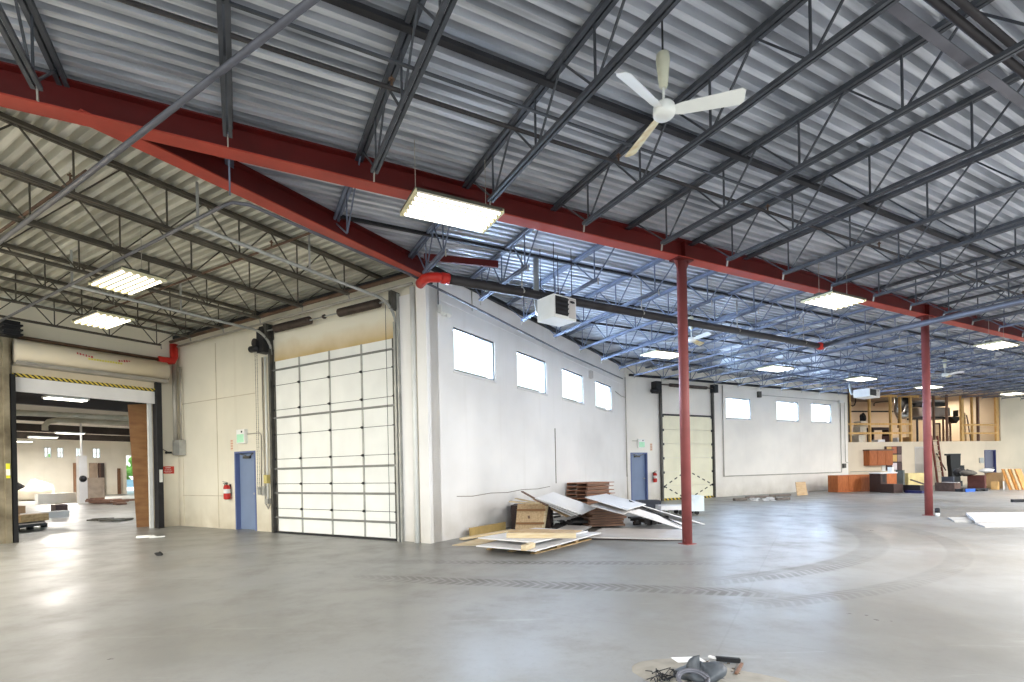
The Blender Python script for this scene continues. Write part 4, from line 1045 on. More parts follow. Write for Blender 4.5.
for x, w_, m, lab in studs:
    solo('timber_stud', MB().box(x-w_/2, x+w_/2, .05, .17, 2.66, 5.5), m, lab, 'stud', BACK, (x, .1, 2.66), g)
g = 'timber rails of the loft opening'
solo('timber_rail', MB().box(.1, 4.75, .02, .05, 3.65, 3.76), M_STUD, 'upper guard rail across the left half of the timber loft', 'rail', BACK, (2.4, .03, 3.65), g)
solo('timber_rail', MB().box(.1, 4.75, .02, .05, 3.12, 3.23), M_STUD, 'lower guard rail across the left half of the timber loft', 'rail', BACK, (2.4, .03, 3.12), g)
solo('timber_rail', MB().box(8.95, 11.8, .02, .05, 3.62, 3.72), M_STUD, 'upper guard rail in the right end of the timber loft', 'rail', BACK, (10.3, .03, 3.62), g)
solo('timber_rail', MB().box(8.95, 11.8, .02, .05, 3.1, 3.2), M_STUD, 'lower guard rail in the right end of the timber loft', 'rail', BACK, (10.3, .03, 3.1), g)
solo('timber_plate', MB().box(1.6, 5.6, .03, .18, 5.3, 5.42), M_STUD, 'top plate above the studs in the left half of loft', 'plate', BACK, (3.5, .1, 5.3), g)
solo('timber_plate', MB().box(8.8, 11.9, .03, .18, 5.4, 5.5), M_TANWOOD, 'top plate above the studs in the right end of loft', 'plate', BACK, (10.3, .1, 5.4), g)
# loft contents
def lp(u, v, y): return on_y(u, v, y, BACK)
def lbox(mb, u0, u1, v0, v1, y, d):
    a, b = lp(u0, v1, y+d*.6), lp(u1, v0, y); return mb.box(a.x, b.x, y, y+d, a.z, b.z)
def loft(name, label, cat, u0, u1, v0, v1, y, d, m, group=None):
    a, b = lp(u0, v1, y+d*.6), lp(u1, v0, y)
    z0 = 2.66 if v1 > 441 else a.z
    return solo(name, MB().box(a.x, b.x, y, y+d, z0, b.z), m, label, cat, BACK, ((a.x+b.x)/2, y+d/2, z0), group)
def ltube(mb, pts, y, r): return mb.tube([lp(u, v, y) for u, v in pts], r, 12)
M_FOIL = mat('silver_foil', (196, 194, 190), .3, .7, .35, 7., rgb2=(96, 96, 98))
t = thing('flexible_duct', 'silver flexible duct hanging in a bend in the middle of the loft', 'duct', BACK, tuple(lp(899, 418, 1.5)))
part('duct', ltube(MB(), [(898.5, 396), (898, 404), (897.5, 411), (899.5, 416), (904, 416), (907, 412), (909.5, 405)], 1.5, .2), M_FOIL, t, True)
part('duct_lower', ltube(MB(), [(899, 416), (899.5, 421), (899, 428)], 1.6, .09), M_DARK, t, True)
t = thing('flexible_duct', 'black duct hanging between the studs left of the further column', 'duct', BACK, tuple(lp(906, 412, 2.3)))
part('duct', ltube(MB(), [(906, 397), (906, 404), (905.5, 411)], 2.4, .3), M_BLACK, t, True)
t = thing('air_handler', 'large grey air handler with black openings behind the further column in the loft', 'air handler', BACK, tuple(lp(932, 441, 1.6)))
part('cabinet', lbox(MB(), 914, 950, 407.5, 417, 1.6, .9), mat('grey_sheet_metal', (150, 140, 132), .45, .3, .1, 2.), t)
part('black_duct', lbox(MB(), 914, 948, 402.5, 406.5, 1.5, .9), M_BLACK, t)
part('pale_duct', lbox(MB(), 916, 947, 400, 402.5, 1.5, .9), M_PANELG, t)
part('support_frame', lbox(MB(), 913, 951, 417, 419.5, 1.5, 1.), M_DARK, t)
for u in (917, 926, 943, 950): part('leg', MB().bar(lp(u, 419, 1.55), Vector((lp(u, 419, 1.55).x, 1.55, 2.66)), .08, .08), M_DARK if u < 930 else M_TANWOOD, t)
t = thing('duct_stub', 'black angled duct stub right of the air handler in the loft', 'duct', BACK, tuple(lp(955, 423, 1.2)))
p = MB(); p.prism([lp(951, 416.5, 1.2), lp(960.5, 416.5, 1.2), lp(960, 419, 1.2), lp(957, 423, 1.2), lp(954, 420, 1.2)], (0, .5, 0)); lbox(p, 955.5, 958, 410, 416.5, 1.3, .3); part('duct', p, M_BLACK, t)
q1, q2 = lp(851, 411.5, .5), lp(893, 411.5, .5)
rod('shelf_beam', MB().bar(q1, q2, .06, .08), M_BLACK, 'dark horizontal rail across the left half of loft', 'rail', BACK, tuple((q1+q2)/2))
rod('pipe_loop', ltube(MB(), [(849.5, 396), (849.5, 402), (850.5, 405), (852.5, 406), (854.5, 405), (855.5, 402), (855.5, 396)], .4, .035), M_DARK, 'dark U-shaped pipe loop at the top left of the loft', 'pipe', BACK, tuple(lp(852, 402, .4)), smooth=True)
rod('pipe_run', ltube(MB(), [(874, 406), (874, 403.5), (876, 402.5), (890, 401)], .6, .03), M_DARK, 'bent black pipe near the ceiling in the loft', 'pipe', BACK, tuple(lp(880, 402, .6)), smooth=True)
for i, (u0, u1, v0, v1) in enumerate(((854.5, 865.5, 435, 441.6), (856, 866.5, 426.5, 434.7), (856.5, 867.5, 421, 426.2))):
    loft('cardboard_box', ('lowest', 'middle', 'topmost')[i] + ' pale carton stacked at the left end of the loft', 'box', u0, u1, v0, v1, .35 + .03*i, .5, mat('white_carton', (236, 226, 206), .7), 'pale cartons in the loft')
q = lp(863, 418, .6); solo('desk_fan', MB().blob(q, (.16, .12, .24), 3, .5), M_BLACK, 'small black object sitting on the topmost pale carton', 'fan', BACK, tuple(q))
a, b = lp(873, 428, .8), lp(891, 428, .8)
solo('loft_bench', MB().box(a.x, b.x, .8, 1.3, a.z-.1, a.z+.04).box(a.x+.05, a.x+.15, .85, 1.25, 2.66, a.z-.1).box(b.x-.15, b.x-.05, .85, 1.25, 2.66, a.z-.1), M_DKWOOD, 'dark low bench behind the guard rails of the loft', 'bench', BACK, ((a.x+b.x)/2, 1, 2.66))
loft('cardboard_box', 'flat white carton under the dark loft bench', 'box', 874, 885, 439.5, 441.8, .3, .4, M_PANELW, 'boxes on the loft floor')
loft('cardboard_box', 'white low carton left of the bright stud on the loft floor', 'box', 893.5, 899, 437.5, 441.8, .3, .4, M_PANELW, 'boxes on the loft floor')
loft('cardboard_box', 'small cream box beside the bright loft stud', 'box', 905.5, 909, 437, 441.8, .3, .4, M_CARD, 'boxes on the loft floor')
loft('brown_case', 'reddish brown case between the second and third loft studs', 'case', 885, 891, 435.5, 441.8, .5, .5, mat('mauve_case', (140, 106, 104), .6), 'boxes on the loft floor')
solo('timber_offcut', MB().bar(lp(965.8, 441.5, .5), lp(964.5, 413, .7), .08, .05), M_LUMBER, 'pale board leaning upright behind the double stud of the loft', 'board', BACK, tuple(lp(965.5, 441, .5)))
solo('timber_offcut', MB().bar(lp(971, 441.5, .5), lp(966.5, 415, .7), .05, .04), M_DKWOOD, 'thin dark stick leaning beside the double stud of the loft', 'stick', BACK, tuple(lp(970, 441, .5)))
loft('tan_board', 'tan panel in a dark casing just right of the further column', 'board', 935.5, 939, 424.5, 441.8, .35, .04, M_BROWNPLY)
p = MB(); lbox(p, 934, 935.3, 424, 441.6, .3, .1); lbox(p, 939.2, 940.5, 424, 441.6, .3, .1); lbox(p, 934, 940.5, 423, 424.4, .3, .1)
solo('door_casing', p, mat('dark_casing', (70, 40, 30), .6), 'dark casing standing on the loft floor right of the further column', 'frame', BACK, tuple(lp(937, 441.6, .3)))
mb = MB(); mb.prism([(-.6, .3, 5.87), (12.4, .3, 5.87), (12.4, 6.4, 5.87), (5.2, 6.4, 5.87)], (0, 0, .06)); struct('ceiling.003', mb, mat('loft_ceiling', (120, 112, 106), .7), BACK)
# ladder up to the loft
t = thing('wooden_ladder', 'tall brown ladder leaning on the loft edge right of the further column', 'ladder', BACK, (6.4, -.5, 0))
for x in (6.15, 6.62): part('rail', MB().bar((x, -.4, 0), (x, -.06, 3.0), .07, .09), mat('red_brown_rail', (124, 66, 50), .6), t)
for k in range(9):
    f = (k+.7)/9.6; part('rung', MB().bar((6.15, -.4 + .34*f, 3.0*f), (6.62, -.4 + .34*f, 3.0*f), .04, .05), M_PINE, t)

def bx(u, v, z=0.): return fl(u, v, BACK, z)
def floorbox(name, label, cat, u0, u1, v, depth, h, m, group=None, z=0., inset=0.):
    y = bx((u0+u1)/2, v).y
    x0, x1 = on_y(u0, v, y+depth, BACK).x, on_y(u1, v, y, BACK).x
    if x1 < x0 + .1: x1 = x0 + .1
    return solo(name, MB().box(x0+inset, x1-inset, y, y+depth, z, z+h), m, label, cat, BACK, ((x0+x1)/2, y+depth/2, z), group)
def cabinet(label, x0, x1, y0, y1, z0, z1, doors, m, group):
    t = thing('kitchen_cabinet', label, 'cabinet', BACK, ((x0+x1)/2, (y0+y1)/2, z0), group)
    part('carcass', MB().box(x0, x1, y0, y1, z0, z1), m, t)
    if z1 > 2: part('cornice', MB().box(x0-.05, x1+.05, y0-.06, y1, z1-.06, z1+.02), M_TANWOOD, t)
    w = (x1-x0)/doors
    for i in range(doors):
        a, b = x0 + i*w + .012, x0 + (i+1)*w - .012
        d = part('cabinet_door', MB().box(a, b, y0-.02, y0, z0+.06, z1-.08), m, t)
        part('raised_panel', MB().box(a+.07, b-.07, y0-.028, y0-.02, z0+.14, z1-.16), m, d)
    return t
g = 'orange wooden base cabinets below the loft'
yb = bx(848, 492.0).y; xs = [on_y(u, 485, yb, BACK).x for u in (837.5, 848.5, 860, 872)]
for i in range(3):
    cabinet(('leftmost orange base cabinet, end of the row nearest the windows', 'middle orange base cabinet in the row of three', 'orange base cabinet next to the dark hutch')[i], xs[i]+.005, xs[i+1]-.005, yb, yb+.58, 0, .86, 1 if i else 1, M_ORANGEW, g)
cabinet('orange wall cabinet with three doors hung on the back wall', 1.1, 2.8, -.36, 0, 1.3, 2.2, 3, M_ORANGEW, 'hung wall cabinets')
# colour sample board
t = thing('sample_board', 'grid of wood door samples in brown, tan and cream on the back wall', 'display board', BACK, (3.25, -.06, 1.0))
part('backing', MB().box(2.64, 3.86, -.06, 0, .98, 2.4), M_DKWOOD, t)
cols = [(206, 160, 92), (180, 100, 66), (84, 52, 50), (212, 170, 100), (216, 172, 98), (150, 128, 120), (70, 48, 50), (226, 214, 214), (74, 50, 50)]
for i, c in enumerate(cols):
    r, k = divmod(i, 3); x = 2.74 + k*.38; z = 1.98 - r*.48
    part('door_sample', MB().box(x, x+.34, -.085, -.06, z, z+.4), mat('sample_%d' % i, c, .5), t)
solo('whiteboard', MB().box(2.4, 2.64, -.05, -.01, .95, 1.3), M_WHITE, 'small white sheet on the wall left of the door samples', 'notice', BACK, (2.5, -.03, .95))
# hutch
y = bx(883, 492.3).y; a, b = on_y(881, 492, y, BACK), on_y(897, 492, y, BACK); a.y = b.y = y; a.z = b.z = 0
t = thing('open_hutch', 'dark hutch with black open bays right of orange cabinets', 'cabinet', BACK, ((a.x+b.x)/2, a.y+.3, 0))
y = a.y
part('carcass', MB().box(a.x, b.x-.62, y, y+.6, 0, .92), M_DKWOOD, t)
part('open_bay', MB().box(a.x+.12, b.x-.72, y-.004, y, .5, .85), M_BLACK, t)
part('open_bay', MB().box(a.x+.15, b.x-.8, y-.004, y, .08, .4), M_BLACK, t)
part('drawer_unit', MB().box(b.x-.62, b.x, y, y+.6, .3, .95), M_ORANGEW, t)
part('worktop', MB().box(a.x-.03, b.x+.03, y-.03, y+.62, .92, .97), M_PANELW, t)
floorbox('white_carton', 'white carton standing on hutch top before the door samples', 'box', 888, 893, 492.05, .25, .26, M_WHITE, z=.97)
floorbox('tool_case', 'grey flat tool case lying behind the hutch top', 'case', 896, 904, 490.6, .4, 1.05, mat('case_grey', (104, 108, 104), .6))
floorbox('storage_carton', 'pale square carton between hutch and tan board', 'box', 894, 903, 490.5, .5, .8, M_PANELG)
floorbox('sheet_stack', 'tan board leaning by the grey door left of further column', 'board', 903, 925, 490, .3, .88, mat('tan_board', (214, 196, 140), .7))
g = 'dark low crates before the back wall'
floorbox('low_crate', 'dark long crate lying before the hutch', 'crate', 880, 903, 493.2, .7, .42, M_DKWOOD, g)
floorbox('low_crate', 'dark low crate directly left of the further column', 'crate', 903.5, 926, 493.2, .8, .36, mat('black_brown', (44, 36, 40), .6), g)
floorbox('blue_pallet', 'blue plastic pallet under the dark crate left of the further column', 'pallet', 905, 925, 493.8, .8, .12, mat('navy_plastic', (40, 40, 92), .5))
y0 = bx(914.7, 493.2).y + .35; a, b = on_y(911, 485, y0, BACK), on_y(924, 485, y0, BACK); a.z = .62; b.z = .36
solo('dolly_handle', MB().bar(a, b + Vector((0, 0, .03)), .06, .06), M_BROWND, 'dark slanting handle lying over the low crates', 'handle', BACK, tuple(a))
# black wrapped figure-like equipment
a = bx(956.5, 486.5); t = thing('wrapped_equipment', 'tall black wrapped equipment standing upright by the back wall', 'equipment', BACK, (a.x, a.y, 0))
p = MB(); W2 = .42
outl = [(-.36, .3), (.4, .3), (.36, .8), (.42, 1.3), (.44, 1.75), (-.48, 1.72), (-.46, 1.2), (-.38, .8)]
p.prism([(a.x+q[0]*.85, a.y, q[1]*1.07) for q in outl], (0, .22, 0)); part('cover', p, M_BLACK, t)
part('shoulder_bar', MB().box(a.x-.66, a.x+.46, a.y+.05, a.y+.15, 1.78, 1.88), M_BLACK, t)
part('side_grip', MB().box(a.x+.4, a.x+.75, a.y+.08, a.y+.3, 1.0, 1.2), M_BLACK, t)
part('foot', MB().box(a.x-.45, a.x+.4, a.y-.05, a.y+.45, 0, .32), M_DARK, t)
floorbox('storage_bin', 'slate storage bin left of the tall black equipment', 'bin', 941.5, 950, 488.5, .6, .62, mat('slate_bin', (84, 90, 104), .6))
floorbox('flat_crate', 'low brown slatted crate right of the further column', 'crate', 935, 961, 492, .9, .42, mat('grey_brown', (96, 76, 68), .7, 0, .25, 6.), 'crates right of the further column')
floorbox('sheet_metal', 'pale sheet lying on the low brown slatted crate', 'sheet', 942, 960, 491.9, .7, .03, M_PANELG, z=.42)
floorbox('timber_crate', 'reddish brown square crate on a blue-marked pallet', 'crate', 967.5, 986, 491.4, .75, .62, mat('red_brown_crate', (92, 50, 42), .65, 0, .15, 4.), z=.14)
t = thing('pallet', 'dark pallet with blue wrap under the reddish crate', 'pallet', BACK, (bx(975, 491).x, bx(974.5, 491.5).y + .4, 0))
y0 = bx(974.5, 491.5).y; a, b = on_y(963, 491, y0, BACK), on_y(988, 491, y0, BACK); a.y = b.y = y0
part('deck', MB().box(a.x, b.x, a.y, a.y+1.0, .08, .135), M_DARK, t)
for k in range(4): part('block', MB().box(a.x + (b.x-a.x)*k/3.4, a.x + (b.x-a.x)*k/3.4+.2, a.y, a.y+1., 0, .08), M_DARK, t)
part('blue_wrap', MB().box(a.x+.15, a.x+.75, a.y-.02, a.y, .0, .14), mat('blue_wrap', (44, 96, 190), .5), t)
a = bx(977, 490.9); solo('cushion_pile', MB().blob((a.x, a.y+.4, .88), (.42, .28, .14), 2, .3), mat('grey_fabric', (92, 88, 82), .9, 0, .2, 6.), 'dark grey soft bundle on top of the reddish crate', 'bundle', BACK, (a.x, a.y+.4, .78), smooth=True)
a = bx(970, 490.9); solo('cloth_bundle', MB().blob((a.x, a.y+.45, .92), (.26, .2, .18), 8, .4), mat('charcoal_cloth', (54, 52, 52), .9, 0, .2, 6.), 'charcoal cloth bundle beside the tall black equipment', 'bundle', BACK, (a.x, a.y+.3, .78), smooth=True)
g = 'cartons in the back right corner'
floorbox('cardboard_box', 'wide tan cardboard box below the blue door at the back right', 'box', 985.5, 1001, 489, .8, .82, M_CARD, g)
floorbox('cardboard_box', 'tan cardboard box right of the wide one at the back right', 'box', 1001.5, 1010, 488.6, .8, .86, mat('pale_cardboard', (212, 186, 150), .75), g)
floorbox('cardboard_box', 'small orange-tan box in front of the wide cardboard box', 'box', 991, 998, 489.8, .3, .4, mat('orange_card', (214, 172, 112), .75), g)
floorbox('paper_sheet', 'white paper leaning on the cartons at the back right', 'paper', 1003, 1009.5, 489.6, .03, .42, M_WHITE)
a = bx(995, 488.5); solo('paper_bundle', MB().blob((a.x, a.y+.35, .92), (.5, .25, .11), 5, .3), M_WHITE, 'crumpled white paper on top of the wide cardboard box', 'paper', BACK, (a.x, a.y+.2, .84), smooth=True)
a = bx(1004.5, 487); solo('leaning_stick', MB().bar((a.x+.1, -.3, .9), (a.x-.25, -.04, 1.95), .07, .05), M_DKWOOD, 'dark stick leaning on the wall right of the back blue door', 'stick', BACK, (a.x, -.2, .9))
for i in range(5):
    a = bx(1012.5 + i*3.4, 489.8)
    m = M_PINE if i % 2 else wood_mat('amber_board', (196, 140, 74), (164, 108, 50), (8, 8, 1))
    solo('leaning_board', MB().prism([(a.x-.16, a.y, 0), (a.x+.2, a.y, 0), (a.x+.26, a.y+.35, 1.02), (a.x-.1, a.y+.35, 1.02)], (0, .05, 0)), m, 'amber wooden board leaning at the back right edge, %s from the left' % ORD[i], 'board', BACK, (a.x, a.y, 0), 'boards leaning at the back right')
small_box('wall_box', 'small square grey panel on the wall left of the back blue door', 'wall box', BACK, 10.05, 10.4, -.06, 0, 1.3, 1.62, M_GALV)
# things lying on the floor at the right
a, b, c = fl(962, 518, HALL, .05), fl(1003, 523, HALL, .05), fl(1060, 521, HALL, .05)
solo('foam_sheet', MB().slab(fl(966, 512.5, HALL, .1), fl(975, 519.5, HALL, .1), fl(1075, 519.5, HALL, .1), .06), M_PANELW, 'large white sheet lying on the floor at the right edge', 'sheet', HALL, tuple(fl(1010, 516, HALL, 0)))
solo('foam_sheet', MB().slab(fl(948, 517, HALL, .04), fl(955, 521.5, HALL, .02), fl(980, 521.5, HALL, .02), .03), mat('grey_plastic_film', (190, 188, 184), .5), 'crumpled pale film left of the large white floor sheet', 'sheet', HALL, tuple(fl(965, 519, HALL, 0)))
solo('foam_sheet', MB().slab(fl(975, 522.5, HALL, .04), fl(985, 526, HALL, .03), fl(1080, 525.5, HALL, .04), .03), M_PANELG, 'thin pale sheet on the floor in front of the large white one', 'sheet', HALL, tuple(fl(1015, 524, HALL, 0)))
a, b = fl(1012, 500.8, HALL, .05), fl(1060, 500.2, HALL, .05)
solo('metal_channel', MB().bar(a, b, .12, .1), M_DARK, 'dark metal channel on the floor behind the large white sheet', 'channel', HALL, tuple(a))
a = fl(937.5, 516, HALL, 0)
t = thing('dumbbell_weight', 'small dark post stub with pale band beside the further column foot', 'stub', HALL, tuple(a))
part('stub', MB().lathe([(.05, 0), (.05, .09)], a, 12), M_WHITE, t, True); part('cap', MB().lathe([(.06, .09), (.06, .2), (.04, .22)], a, 12), M_DARK, t, True)

# ================================================================== FOREGROUND RUBBISH
c = fl(694, 676, WORLD, 0)
p = MB(); p.blob((c.x+.05, c.y-.12, -.01), (.6, .42, .04), 12, .4, 30, 10)
solo('dust_heap', p, mat('sawdust', (150, 145, 136), .95, 0, .1, 9.), 'thin grey dust and grit under the foreground rubbish', 'dust', WORLD, (c.x, c.y, 0), kind='stuff', smooth=True)
a, b, d_ = fl(670.5, 657.5, WORLD, .1), fl(678, 662.5, WORLD, .07), fl(706, 661.5, WORLD, .09)
solo('card_scrap', MB().slab(a, b, d_, .006), M_PANELW, 'bent white card scrap on top of the foreground rubbish', 'card', WORLD, tuple(b))
c2 = fl(700, 675, WORLD, .06)
solo('plastic_sack', MB().blob(c2, (.12, .12, .085), 21, .6, 26, 14), mat('grey_sack', (74, 78, 84), .5, 0, .3, 9., bump=.8), 'crumpled dark grey plastic sack in the foreground rubbish', 'sack', WORLD, tuple(c2), smooth=True)
c3 = fl(693, 680, WORLD, .08)
p = MB()
for k in range(2):
    p.tube([c3 + Vector(((.09+.012*k)*math.cos(q), .07*math.sin(q), .012*k + .03*math.sin(q))) for q in [i*2*PI/20 for i in range(21)]], .011, 8)
solo('hose_coil', p, M_PIPEG, 'small coil of grey hose at the bottom of the foreground rubbish', 'hose', WORLD, tuple(c3), smooth=True)
c4 = fl(666, 680, WORLD, .01); p = MB(); rnd = random.Random(8)
for i in range(26):
    q = c4 + Vector((rnd.uniform(-.1, .14), rnd.uniform(-.06, .06), rnd.uniform(0, .03)))
    p.tube([q, q + Vector((rnd.uniform(-.06, .06), rnd.uniform(-.05, .05), rnd.uniform(.0, .05))), q + Vector((rnd.uniform(-.09, .09), rnd.uniform(-.05, .05), rnd.uniform(0, .03)))], .004, 4)
solo('wire_scraps', p, M_DARK, 'tangle of thin dark wire left in the foreground rubbish', 'wire', WORLD, tuple(c4), kind='stuff')
def fbar(name, label, cat, p0, p1, z0, z1, w_, h_, m):
    a, b = fl(*p0, WORLD, z0), fl(*p1, WORLD, z1); solo(name, MB().bar(a, b, w_, h_), m, label, cat, WORLD, tuple((a+b)/2))
fbar('plastic_strip', 'short black strip right of the white card scrap', 'strip', (716, 658.5), (740, 660.5), .03, .02, .035, .03, M_BLACK)
fbar('wood_splinter', 'thin brown splinter slanting in the dust right of the sack', 'splinter', (742, 663.5), (736, 674), .02, .02, .02, .015, M_TANWOOD)
fbar('plastic_strip', 'pale thin strip at the top of the foreground rubbish', 'strip', (709, 656), (717, 658.5), .03, .03, .03, .008, M_PANELW)
fbar('metal_rod', 'thin dark rod lying right of the hose coil', 'rod', (712, 676), (731, 682), .03, .02, .016, .012, M_PIPED)
fbar('cable_piece', 'curved dark cable end beside the white card scrap', 'cable', (707, 661), (714, 671), .1, .04, .018, .018, M_BROWND)
c5 = fl(787, 681, WORLD, .01)
rnd = random.Random(6); p = MB()
for i in range(30):
    q = fl(rnd.uniform(655, 760), rnd.uniform(663, 684), WORLD, .012)
    p.obox(q, (rnd.uniform(.008, .025), rnd.uniform(.006, .02), rnd.uniform(.006, .014)), Matrix.Rotation(rnd.uniform(0, 3), 3, 'Z'))
solo('grit', p, mat('dark_grit', (92, 84, 74), .9), 'dark grit crumbs strewn around the foreground rubbish', 'grit', WORLD, tuple(c), kind='stuff')
a = fl(150, 536.5, WORLD, .02); p = MB()
for i in range(6): p.obox(a + Vector((rnd.uniform(-.3, .3), rnd.uniform(-.15, .15), 0)), (rnd.uniform(.1, .35), rnd.uniform(.03, .1), .03), Matrix.Rotation(rnd.uniform(-.5, .8), 3, 'Z'))
solo('paper_scrap', p, M_WHITE, 'white torn scrap on the floor before the roll-up opening', 'scrap', WORLD, tuple(a))
a = fl(159, 554, WORLD, .03); solo('rubber_scrap', MB().blob(a, (.06, .05, .035), 2, .4), M_BLACK, 'small dark scrap on the open floor left of centre', 'scrap', WORLD, tuple(a))

# ================================================================== ROOM BEYOND THE ROLL-UP OPENING
YB = 56.3
def bw(u, v): q = on_y(u, v, YB, WING); return q.x, q.z
wins = []
for u0, u1 in ((44, 51.5), (57, 63.5), (75.5, 81), (92.5, 100.5)):
    a, b = bw(u0, 452)[0], bw(u1, 452)[0]; wins.append((a, b, 3.35, 4.25))
dx0, dx1 = bw(126.5, 470)[0], bw(137, 470)[0]
mb = wall_cells(MB(), 'x', -30, 40, 0, 5.2, YB, YB+.3, wins + [(dx0, dx1, 0, 3.6)])
M_BEY = wall_mat('beyond_paint', (238, 232, 218), (190, 176, 150)); struct('wall_beyond', mb, M_BEY, WING)
for i, (a, b, z0, z1) in enumerate(wins):
    o = bpy.data.objects.new('window_%d' % (i+8), None); COL.objects.link(o); place(o, WING, (a, YB, z0)); o['kind'] = 'structure'; ORIGIN[o.name] = Vector((a, YB, z0))
    f = MB(); m_ = (a+b)/2; zm = (z0+z1)/2
    f.box(a, b, YB, YB+.1, z0, z0+.06).box(a, b, YB, YB+.1, z1-.06, z1).box(a, a+.06, YB, YB+.1, z0, z1).box(b-.06, b, YB, YB+.1, z0, z1).box(m_-.03, m_+.03, YB, YB+.1, z0, z1).box(a, b, YB, YB+.1, zm-.03, zm+.03)
    fr_ = part('window_frame', f, M_PANELW, o); part('pane', MB().box(a, b, YB+.12, YB+.13, z0, z1), M_GLASS, fr_)
mb = MB(); mb.box(-30, 40, 17.1, YB, 5.1, 5.2); struct('ceiling.002', mb, mat('beyond_ceiling', (206, 198, 182), .7, 0, .06, .5), WING)
mb = MB(); mb.box(-12, -11.8, 17.1, YB, 0, 5.2); struct('wall_beyond_left', mb, M_BEY, WING)
mb = MB(); mb.box(27, 27.2, 17.1, YB, 0, 5.2); struct('wall_beyond_right', mb, M_BEY, WING)
g = 'dark ceiling beams of the room beyond'
for i, y in enumerate((20.5, 27.8, 35.4, 43.3, 51.)):
    solo('ceiling_beam', MB().box(-11.8, 27, y, y+.3, 4.62, 5.1), mat('dark_beam', (66, 58, 54), .7, 0, .2, 1.), 'dark beam under the ceiling of the room beyond, %s from the opening' % ORD[i], 'beam', WING, (6, y, 4.62), g)
g = 'pale ceiling ducts of the room beyond'
for i, (y, x0) in enumerate(((30.5, 8.2), (33, 10.4))):
    t = thing('air_duct', ('nearer', 'further')[i] + ' pale round duct with bent end under the ceiling beyond', 'duct', WING, (x0, y, 4.2), g)
    part('duct', MB().tube([(x0, y, 3.95), (x0, y, 4.2), (x0+.15, y, 4.4), (x0+.5, y, 4.5), (x0+9, y-1.5, 4.5)], .13, 12), mat('duct_cream', (200, 192, 170), .6), t, True)
for i, (u, v, y) in enumerate(((66, 400, 25), (43, 438, 40), (18, 442, 42), (70, 434, 38))):
    q = on_y(u, v, y, WING); t = thing('ceiling_light', 'bright ceiling light of the room beyond, %s' % ('nearest to the opening', 'low at the left', 'at the left edge', 'below the duct')[i], 'ceiling light', WING, (q.x, y, q.z), 'lights of the room beyond')
    part('housing', MB().box(q.x-.65, q.x+.65, y-.3, y+.3, q.z+.03, q.z+.1), M_WHITE, t); part('lamp', MB().box(q.x-.6, q.x+.6, y-.26, y+.26, q.z, q.z+.03), M_TUBE, t)
# big hardboard sheet leaning inside the opening
a0 = on_y(134, 470, 17.6, WING).x; a1 = on_y(152.5, 470, 17.6, WING).x
solo('hardboard_sheet', MB().prism([(a0+.05, 17.6, 0), (a1, 17.45, 0), (a1-.02, 17.45, 3.75), (a0-.12, 17.6, 3.68)], (0, .03, 0)), M_CARDB, 'tall brown hardboard sheet standing inside the right of roll-up opening', 'board', WING, ((a0+a1)/2, 17.5, 0))
def fw(u, v, z=0.): return fl(u, v, WING, z)
def wbox(name, label, cat, u0, u1, v, depth, h, m, group=None, z=0.):
    y = fw((u0+u1)/2, v).y; a, b = on_y(u0, v, y, WING), on_y(u1, v, y, WING)
    return solo(name, MB().box(a.x, b.x, y, y+depth, z, z+h), m, label, cat, WING, ((a.x+b.x)/2, y+depth/2, z), group)
# pallet-like cart at the left
a, b = fw(16, 534), fw(46, 526.5)
t = thing('flat_cart', 'dark flat cart standing inside the roll-up opening at left', 'cart', WING, tuple((a+b)/2))
A2, B2 = fw(12, 525), fw(46.5, 524)
part('platform', MB().slab(fw(12, 522, .22), fw(12, 526, .22), fw(46, 522.5, .22), .08), M_DARK, t)
for u_, v_ in ((16, 531), (30, 529.5), (44, 527)):
    q = fw(u_, v_); part('wheel', MB().lathe([(.09, 0), (.09, .12)], q, 10), M_BLACK, t)
for i, (pa, pb, w_) in enumerate((((24, 517), (66, 513.5), .3), ((16, 519), (44, 516.5), .35))):
    a, b = fw(*pa, .35), fw(*pb, .35); solo('timber_trough', MB().bar(a, b, w_, .22), M_LUMBER if i else M_PANELG, ('long pale beam lying on the floor behind the flat cart', 'weathered timber on the flat cart')[i], 'timber', WING, tuple((a+b)/2))
a = fw(56, 517.5); b = fw(66, 516.5)
solo('dark_carton', MB().box(a.x, b.x, a.y, a.y+.5, 0, .5), M_DKWOOD, 'dark brown box at the end of the long pale beam beyond', 'box', WING, tuple((a+b)/2))
solo('low_plinth', MB().box(fw(14, 519).x, fw(31, 519).x, fw(20, 519).y, fw(20, 519).y+.6, 0, .5), mat('brown_plinth', (140, 112, 82), .7), 'brown low box left behind the flat cart', 'box', WING, tuple(fw(22, 519)))
wbox('grey_crate', 'grey square crate in the middle of room beyond', 'crate', 82, 105, 502.5, .8, 1.55, mat('putty', (186, 168, 150), .7))
wbox('white_bench', 'long white low bench before the far wall beyond', 'bench', 38, 80, 503.2, .5, .62, M_WHITE)
t = thing('white_pillar', 'white pillar with a dark round outlet beside the grey crate beyond', 'pillar', WING, tuple(fw(81, 503.5)))
q = fw(82.5, 503.5); part('shaft', MB().box(q.x-.2, q.x+.2, q.y-.2, q.y+.2, 0, 2.9), M_PANELW, t); part('pole', MB().tube([(q.x, q.y, 2.9), (q.x, q.y, 5.1)], .06, 8), M_PANELW, t)
o_ = MB(); o_.lathe([(.2, 0), (.17, .1), (.12, .16)], (0, 0, 0), 16); o_.v = [Vector((q.x - .02 + p_.x, q.y - .2 - p_.z, 1.5 + p_.y)) for p_ in o_.v]; part('outlet', o_, M_DARK, t, True)
